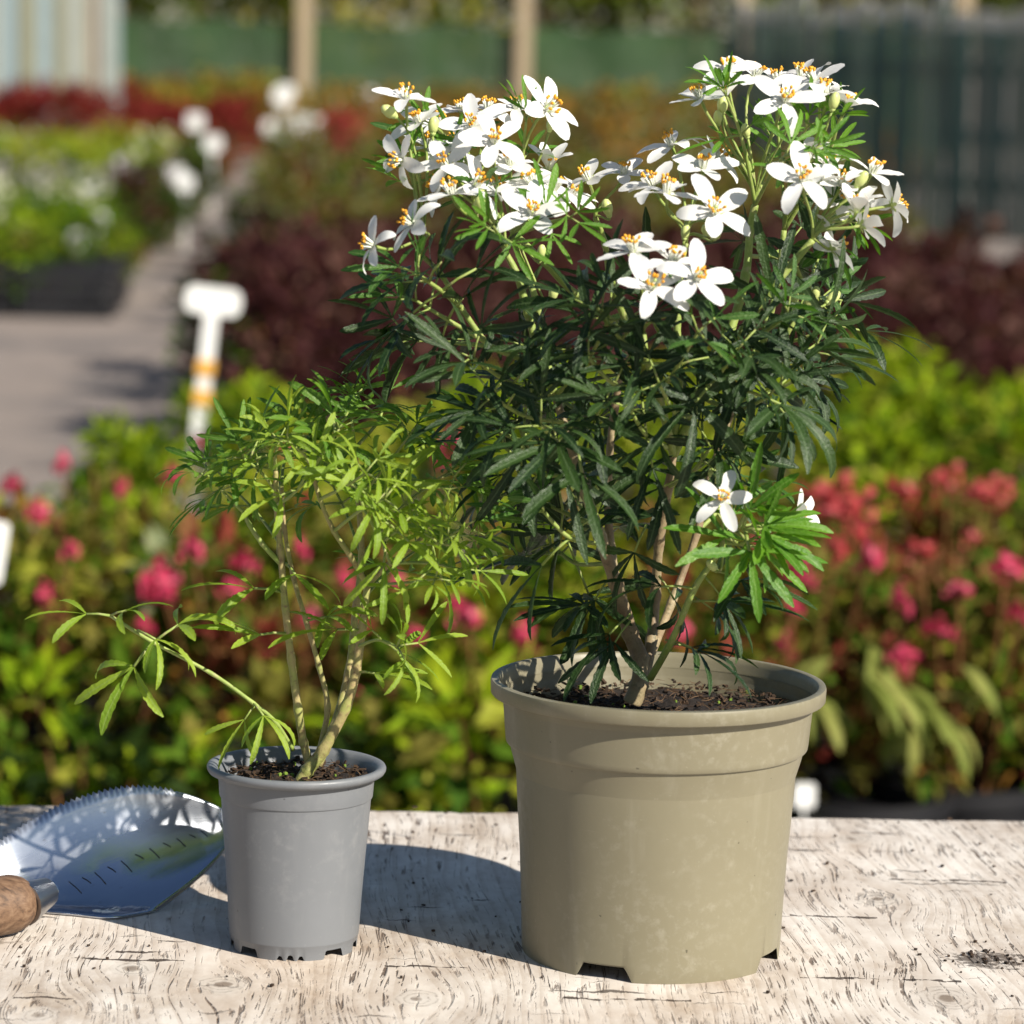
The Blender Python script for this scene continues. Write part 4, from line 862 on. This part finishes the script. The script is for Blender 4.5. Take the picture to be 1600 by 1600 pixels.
# arching sprays with long pale leaves low on the right
ar = empty('arching_plant', (.50, 4.86, .004)); tag(ar, 'arching plant with long drooping pale green leaves beside the beige pot', 'plant')
link('black_pot', PM, ar)
m = MB(); b = Vector((.50, 4.86, .004))
for (x0, y0, x1, y1, L) in ((1400,1070,1440,1120,.10), (1440,1095,1520,1140,.12), (1330,1040,1400,1080,.13), (1500,1040,1570,1100,.09), (1300,1030,1230,1060,.10), (1360,1010,1410,1090,.10), (1270,1090,1330,1120,.09), (1420,1130,1400,1180,.08)):
    p0 = P(x0, y0, 4.78); p1 = P(x1, y1, 4.74); m.tube([Vector((0,0,.22)), (p0-b)*.6 + Vector((0,0,.16)), p0-b], [.004,.003,.002], 5, 1)
    for q in range(5):
        d = (p1 - p0).normalized() + Vector((rnd.gauss(0,.35), rnd.gauss(0,.3), rnd.gauss(.1,.25))); leaflet(m, frame(p0-b, d, Vector((0,-.3,1))), L*rnd.uniform(.7,1.15), .017, 1.2, .25, 0, 7)
m.build('foliage', [M['f_arch'], M['f_brown']], ar)

# plant labels
def label_thing(top, h, w, lean, label, group=None, tape=False, yaw=0.0):
    """white plastic label on a stake: top = centre of the plate"""
    b = Vector((top.x - lean*top.z, top.y, 0)); t = empty('plant_label', b); tag(t, label, 'plant label', group); t.rotation_euler.z = yaw
    ax = (top - b).normalized(); rot = ax.to_track_quat('Z', 'Y').to_matrix(); L = (top - b).length
    rot = Matrix((Vector((ax.z, 0, -ax.x)).normalized(), Vector((0, 1, 0)), ax)).transposed()
    m = MB(); r = w*.17; pl = []
    for (cx, cz, a0) in ((w/2-r, h/2-r, 0), (-(w/2-r), h/2-r, 90), (-(w/2-r), -(h/2-r), 180), (w/2-r, -(h/2-r), 270)):
        for q in range(0, 91, 30): pl.append((cx + r*math.cos(R(a0+q)), cz + r*math.sin(R(a0+q))))
    k = len(pl)
    for s in (-.0015, .0015):
        for (x, z) in pl: m.v.append(rot @ Vector((x, s, z)) + (top - b))
    m.face(list(range(k))); m.face(list(range(2*k-1, k-1, -1)))
    for i in range(k): m.face((i, i+k, (i+1) % k + k, (i+1) % k))
    m.build('label_plate', M['label_white'], t, False)
    m = MB(); c = (top - b)*((L - h/2 + .0)/L)*.5; m.box(c, (w*(.13 if tape else .06), .0022, (L-h/2)/2), rot); sk = m.build('stake', M['label_white'], t, False)
    if tape:
        for zz in tape:
            m = MB(); m.box((top-b)*zz, (w*.16, .006, .016), rot); m.build('tape_band', M['orange_tape'], t, False)
    return t
label_thing(P(333, 470, 6.95), .055, .112, .10, 'white T-shaped label on a stake with orange tape rising from the lime shrubs', None, (.82, .74))
q = P(-17, 862, 4.62); label_thing(q, .085, .045, .15, 'tall narrow white label leaning among the pink flowering shrubs')
q = P(1257, 1243, 4.75); label_thing(q, .034, .03, .0, 'small white label low beside the arching plant')
for (x, y, d) in ((195,260,21), (120,372,16.2), (163,432,15.8), (333,224,24), (425,200,27), (497,194,28), (470,190,30), (447,145,34), (577,152,33), (275,272,21), (155,342,17.5), (140,300,19), (305,190,27), (290,285,20), (440,150,36)):
    big_ = d*24/5500
    label_thing(P(x, y, d), big_, big_*1.05, 0, 'white label standing among the trays and rows beyond the path', 'white labels standing in the far beds')

# rows of plants further off
def rowset(name, protos, label, group, pts, cat='plant', smin=.85, smax=1.15):
    for i, (x, y) in enumerate(pts):
        s = rnd.uniform(smin, smax); o = link(name, rnd.choice(protos), None, Matrix.Translation((x, y, 0)) @ Matrix.Rotation(rnd.random()*6.28, 4, 'Z') @ Matrix.Diagonal((s, s, s*rnd.uniform(.9, 1.1), 1)))
        tag(o, label, cat, group)
def grid(d0, d1, step, xa, xb, dx):
    out = []; d = d0; k = 0
    while d < d1:
        x = xa(d) + (k % 2)*dx*.5 + dx*.3
        while x < xb(d): out.append((x + rnd.uniform(-.08, .08)*dx/.4, d + rnd.uniform(-.08, .08))); x += dx
        d += step; k += 1
    return out
def proto(name, seed, n_, r, h, ll, lw, mats, cl=16): return [bush(name, seed+i, n_, r, h, ll, lw, mats, .03, cl, cl) for i in range(2)]
edge_r = lambda d: .1455*d + .6
rowset('purple_leaved_shrub', proto('purple_leaved_shrub', 200, 420, .27, .5, .06, .035, [('f_purple', 4), ('f_mauve', 1.6), ('f_brown', .5), ('f_purple', 0)]), 'low dark purple leaved shrub in the bed right of the path', 'purple leaved shrubs right of the path', grid(9.6, 15, .52, lambda d: px_edge(d, .12), lambda d: min(edge_r(d), 2.9), .46))
rowset('olive_shrub', proto('olive_shrub', 210, 380, .3, .5, .07, .035, [('f_olive', 3.5), ('f_green', 1.8), ('f_sage', 1), ('f_mauve', 2), ('f_brown', .8), ('f_brown', 0)]), 'low olive and brown shrub in the middle rows', 'olive and brown shrubs in the middle rows', grid(15.3, 22, .62, lambda d: px_edge(d, .2), lambda d: min(edge_r(d), 1.75), .55))
rowset('autumn_shrub', proto('autumn_shrub', 220, 380, .36, .62, .08, .045, [('f_orange', 1.0), ('f_olive', 3.5), ('f_green', 1.5), ('f_sage', 1), ('f_brown', 1), ('f_mauve', 1.5), ('f_brown', 0)]), 'low orange and brown shrub in the rows before the green netting', 'orange and brown shrubs before the netting', grid(22.6, 36, 1.0, lambda d: px_edge(d, .3), lambda d: min(edge_r(d), 2.2 + (.0 if d < 25.5 else .6)), .72))
rowset('rusty_shrub', proto('rusty_shrub', 230, 420, .42, .62, .1, .05, [('f_orange', 2), ('f_yellow', 1.2), ('f_olive', 2.5), ('f_green', 1), ('f_brown', .4), ('f_brown', 0)]), 'rusty orange shrub at the foot of the green netting', 'rusty shrubs at the netting', grid(36.6, 38.8, 1.0, lambda d: -5.4, lambda d: 3.4, .8))
rowset('bedding_plant', proto('bedding_plant', 240, 320, .22, .34, .055, .03, [('f_green', 4), ('f_lime', 1.5), ('f_olive', .8), ('f_dark', .6), ('f_brown', 0)], 18), 'low green bedding plant in the crates left of the path', 'green bedding plants left of the path', grid(15.5, 20, .42, lambda d: -(.1455*d + .5), lambda d: lx_edge(d) - .1, .40))
rowset('lilac_bedding_plant', proto('lilac_bedding_plant', 250, 320, .24, .36, .05, .03, [('f_green', 3), ('lilac', 1.6), ('f_olive', 1.2), ('f_brown', 0)], 18), 'low bedding plant with lilac flowers behind the green ones', 'lilac bedding plants left of the path', grid(20.1, 22.6, .5, lambda d: -(.1455*d + .5), lambda d: lx_edge(d) - .1, .45))
rowset('yellow_bedding_plant', proto('yellow_bedding_plant', 260, 320, .28, .42, .06, .035, [('f_yellow', 2.4), ('f_lime', 2.4), ('f_green', 1.5), ('cream', .5), ('f_brown', 0)], 18), 'low yellow green bedding plant before the dark red row', 'yellow green bedding plants left of the path', grid(22.8, 27.2, .6, lambda d: -(.1455*d + .5), lambda d: lx_edge(d) - .05, .5))
rowset('dark_red_shrub', proto('dark_red_shrub', 270, 420, .36, .64, .08, .045, [('f_maroon', 4), ('f_red', 1), ('f_brown', .8), ('f_brown', 0)]), 'dark red leaved shrub in the row across the left bed', 'dark red shrubs across the left bed', grid(28, 31.2, .8, lambda d: -(.1455*d + .7), lambda d: lx_edge(d) + .35, .55))
rowset('amber_shrub', proto('amber_shrub', 280, 380, .4, .66, .09, .05, [('f_orange', 2), ('f_yellow', 1), ('f_olive', 2), ('f_green', 1), ('f_brown', 0)]), 'amber and green shrub behind the dark red row', 'amber shrubs behind the dark red row', grid(32, 36, .9, lambda d: -(.1455*d + .7), lambda d: lx_edge(d) + .2, .7))
rowset('white_flowering_plant', proto('white_flowering_plant', 295, 260, .2, .42, .05, .035, [('cream', 1.6), ('f_green', 2), ('f_lime', 1), ('f_brown', 0)], 14), 'low plant with creamy white flowers among the green bedding', 'creamy white flowering plants left of the path', [(lx_edge(d_) - rnd.uniform(.1, 1.6), d_) for d_ in [17 + .62*q_ for q_ in range(16)]])
rowset('dark_leaved_plant', proto('dark_leaved_plant', 297, 260, .2, .40, .055, .035, [('f_dark', 3), ('f_purple', 1.5), ('f_green', 1.2), ('f_brown', 0)], 14), 'low dark leaved plant at the very edge of the path', 'dark leaved plants edging the path', [(lx_edge(d_) + rnd.uniform(-.05, .12), d_) for d_ in [18.5 + .6*q_ for q_ in range(13)]] + [(px_edge(d_, .05), d_) for d_ in (10.5, 11.2, 12, 13, 16, 18, 20)])
t = link('pink_shrub', bush('pink_shrub', 291, 420, .24, .68, .06, .04, [('pinkred', 3), ('f_green', 1), ('f_brown', 0)], .03, 12, 5), None, Matrix.Translation((P(536, 240, 24).x, 24, 0))); tag(t, 'single coral pink flowering shrub beside the end of the path', 'shrub')

# black crates along the front of the left bed
def crate_mesh(lx=.40, ly=.42, h=.22):
    m = MB(); t = .008; m.box((0, 0, .012), (lx/2-t, ly/2-t, .006))
    for s in (-1, 1):
        for zc, hh in ((.02, .018), (.085, .012), (.135, .012), (.20, .02)):
            m.box((0, s*(ly/2-t/2), zc), (lx/2-.012, t/2, hh)); m.box((s*(lx/2-t/2), 0, zc), (t/2, ly/2-.012, hh))
        for s2 in (-1, 1): m.box((s*(lx/2-.006), s2*(ly/2-.006), h/2), (.0075, .0075, h/2))
        for q in range(-3, 4): m.box((q*.048, s*(ly/2-t*.5), h/2), (.006, t*.4, h/2-.005))
    return m.mesh('plant_crate', M['black_plastic'], False)
CRM = crate_mesh()
for rr_, yy in enumerate((15.45, 15.9, 16.3)):
    for k in range(5):
        x = lx_edge(yy) - .2 - k*.43
        o = link('plant_crate', CRM, None, Matrix.Translation((x, yy, 0))); tag(o, 'black slatted plastic crate of bedding plants beside the gravel path', 'crate', 'black crates along the left bed')

# green windbreak fence with timber posts
FD = 40.0
fx = [P(475, 100, FD).x, P(818, 100, FD).x]; dxp = fx[1] - fx[0]
t = empty('windbreak_fence', (fx[0], FD, 0)); tag(t, 'green netting windbreak fence on timber posts behind the rows', 'fence')
for k in range(-3, 4):
    m = MB(); m.box((k*dxp, 0, 1.05), (.08, .08, 1.05)); m.build('post', M['post_wood'], t, False)
    m = MB(); nn = 14
    for i in range(nn+1):
        for j in range(6): m.v.append(Vector((k*dxp + dxp*i/nn, .10 + .03*math.sin(i*1.1 + j) , .02 + 1.30*j/5 + (.02*math.sin(i*.9) if j == 5 else 0))))
    for i in range(nn):
        for j in range(5): q = i*6+j; m.face((q, q+6, q+7, q+1))
    if k < 3: m.build('netting', M['green_net'], t)
for z in (.25, .9):
    m = MB(); m.box((0, .16, z), (dxp*3, .015, .03)); m.build('rail', M['post_wood'], t, False)

# pale upright boards on the left
BD = 30.0
x0 = P(-60, 100, BD).x; base = Vector((x0, BD, 0)); t = empty('board_screen', base); tag(t, 'screen of pale upright boards at the end of the dark red row', 'board screen')
x = 0
for (w, mt) in ((60, 'pale_board'), (30, 'blue_board'), (10, 'olive_board'), (16, 'olive_board'), (26, 'blue_board'), (8, 'olive_board'), (12, 'olive_board'), (30, 'pale_board'), (8, 'olive_board'), (14, 'pink_board'), (22, 'pale_board'), (10, 'blue_board')):
    ww = w*BD/F; m = MB(); sl2 = .03*(x + ww/2); m.box((x + ww/2, rnd.uniform(-.02, .02), .88), (ww/2 - .003, .014, .88 + rnd.uniform(-.03, .03)), Matrix.Rotation(-sl2*.4, 3, 'Y')); m.build('board', M[mt], t, False); x += ww
for z in (.4, 1.4):
    m = MB(); m.box((x/2, .06, z), (x/2, .02, .05)); m.build('rail', M['post_wood'], t, False)

# paling fence under dark green netting on the right
RD = 23.5
pa = P(1140, 200, RD + 1.2); pb = P(1600, 200, RD - .3); dirv = Vector((pb.x - pa.x, pb.y - pa.y, 0)); Lf = dirv.length; dirv.normalize(); yaw = math.atan2(dirv.y, dirv.x)
t = empty('paling_fence', (pa.x, pa.y, 0)); t.rotation_euler.z = yaw; tag(t, 'tall paling fence with pale tips hung with dark green netting', 'fence')
x = 0; i = 0; tot = Lf + 2.0
while x < tot:
    w = rnd.choice((.10, .13, .16, .12)); mt = rnd.choice(('teal_board', 'grey_teal_board', 'teal_board', 'teal_board', 'pale_board')); hh = 1.46 + rnd.uniform(-.05, .05) + (.14 if i % 7 == 4 else 0)
    m = MB(); m.box((x + w/2, 0, hh/2), (w/2 - .008, .011, hh/2)); pl = m.build('plank', M[mt], t, False)
    m = MB(); m.box((x + w/2, 0, hh + .0), (w/2 - .007, .0125, .055)); m.build('plank_tip', M['tip_board'], pl, False)
    x += w + rnd.uniform(.005, .05); i += 1
for z in (.35, 1.1):
    m = MB(); m.box((tot/2, .045, z), (tot/2, .03, .045)); m.build('rail', M['post_wood'], t, False)
m = MB(); nn = 60
for i in range(nn+1):
    for j in range(8): m.v.append(Vector((tot*i/nn, -.03 - .012*math.sin(i*1.7 + j*.4) - .008*math.sin(i*.6), .0 + 1.36*j/7 + (.012*math.sin(i*.8) if j == 7 else 0))))
for i in range(nn):
    for j in range(7): q = i*8+j; m.face((q, q+8, q+9, q+1))
m.build('netting', M['teal_net'], t)

# trees behind the fence
def tree_proto(seed, mats, H, Rr, n_):
    rnd2 = random.Random(seed); f = bush('crown', seed, n_, Rr, H, .17, .11, mats, .45, 80, 0, .2, .6)
    m = MB(); m.tube([(0,0,0), (.04,.02,H*.3), (-.03,.05,H*.6), (.02,0,H*.88)], [.13, .10, .07, .03], 9)
    for k in range(9):
        a = rnd2.random()*6.28; z = H*rnd2.uniform(.12, .7); L = Rr*rnd2.uniform(.5, .9); m.tube([(0,0,z), (L*.5*math.cos(a), L*.5*math.sin(a), z+L*.35), (L*math.cos(a), L*math.sin(a), z+L*.5)], [.05,.03,.012], 6)
    return f, m.mesh('trunk', M['post_wood'])
TP = [tree_proto(300, [('f_tree', 3), ('f_treedark', 2), ('f_treeyellow', 1), ('f_brown', 0)], 4.6, 1.7, 5200), tree_proto(310, [('f_treedark', 3), ('f_tree', 1.5), ('f_dark', 2), ('f_brown', 0)], 5.2, 1.8, 5200), tree_proto(320, [('f_treeyellow', 2.5), ('f_tree', 2), ('f_treedark', .8), ('f_brown', 0)], 4.2, 1.7, 5200)]
TL = ('mid green leafy tree growing behind the green netting', 'dark green dense tree growing behind the green netting', 'yellow green leafy tree growing behind the green netting')
for row, yd in enumerate((44.5, 48.0)):
    for k in range(-5, 6):
        i = (k*7 + row*5) % 3; f, tr = TP[i]; t = empty('leafy_tree', (k*2.1 + row*1.05 + rnd.uniform(-.3, .3), yd + rnd.uniform(-.5, .5), 0)); tag(t, TL[i], 'tree', ('mid green trees', 'dark green trees', 'yellow green trees')[i] + ' behind the netting')
        rt = Matrix.Rotation(rnd.random()*6.28, 4, 'Z'); link('crown', f, t, rt); link('trunk', tr, t, rt)
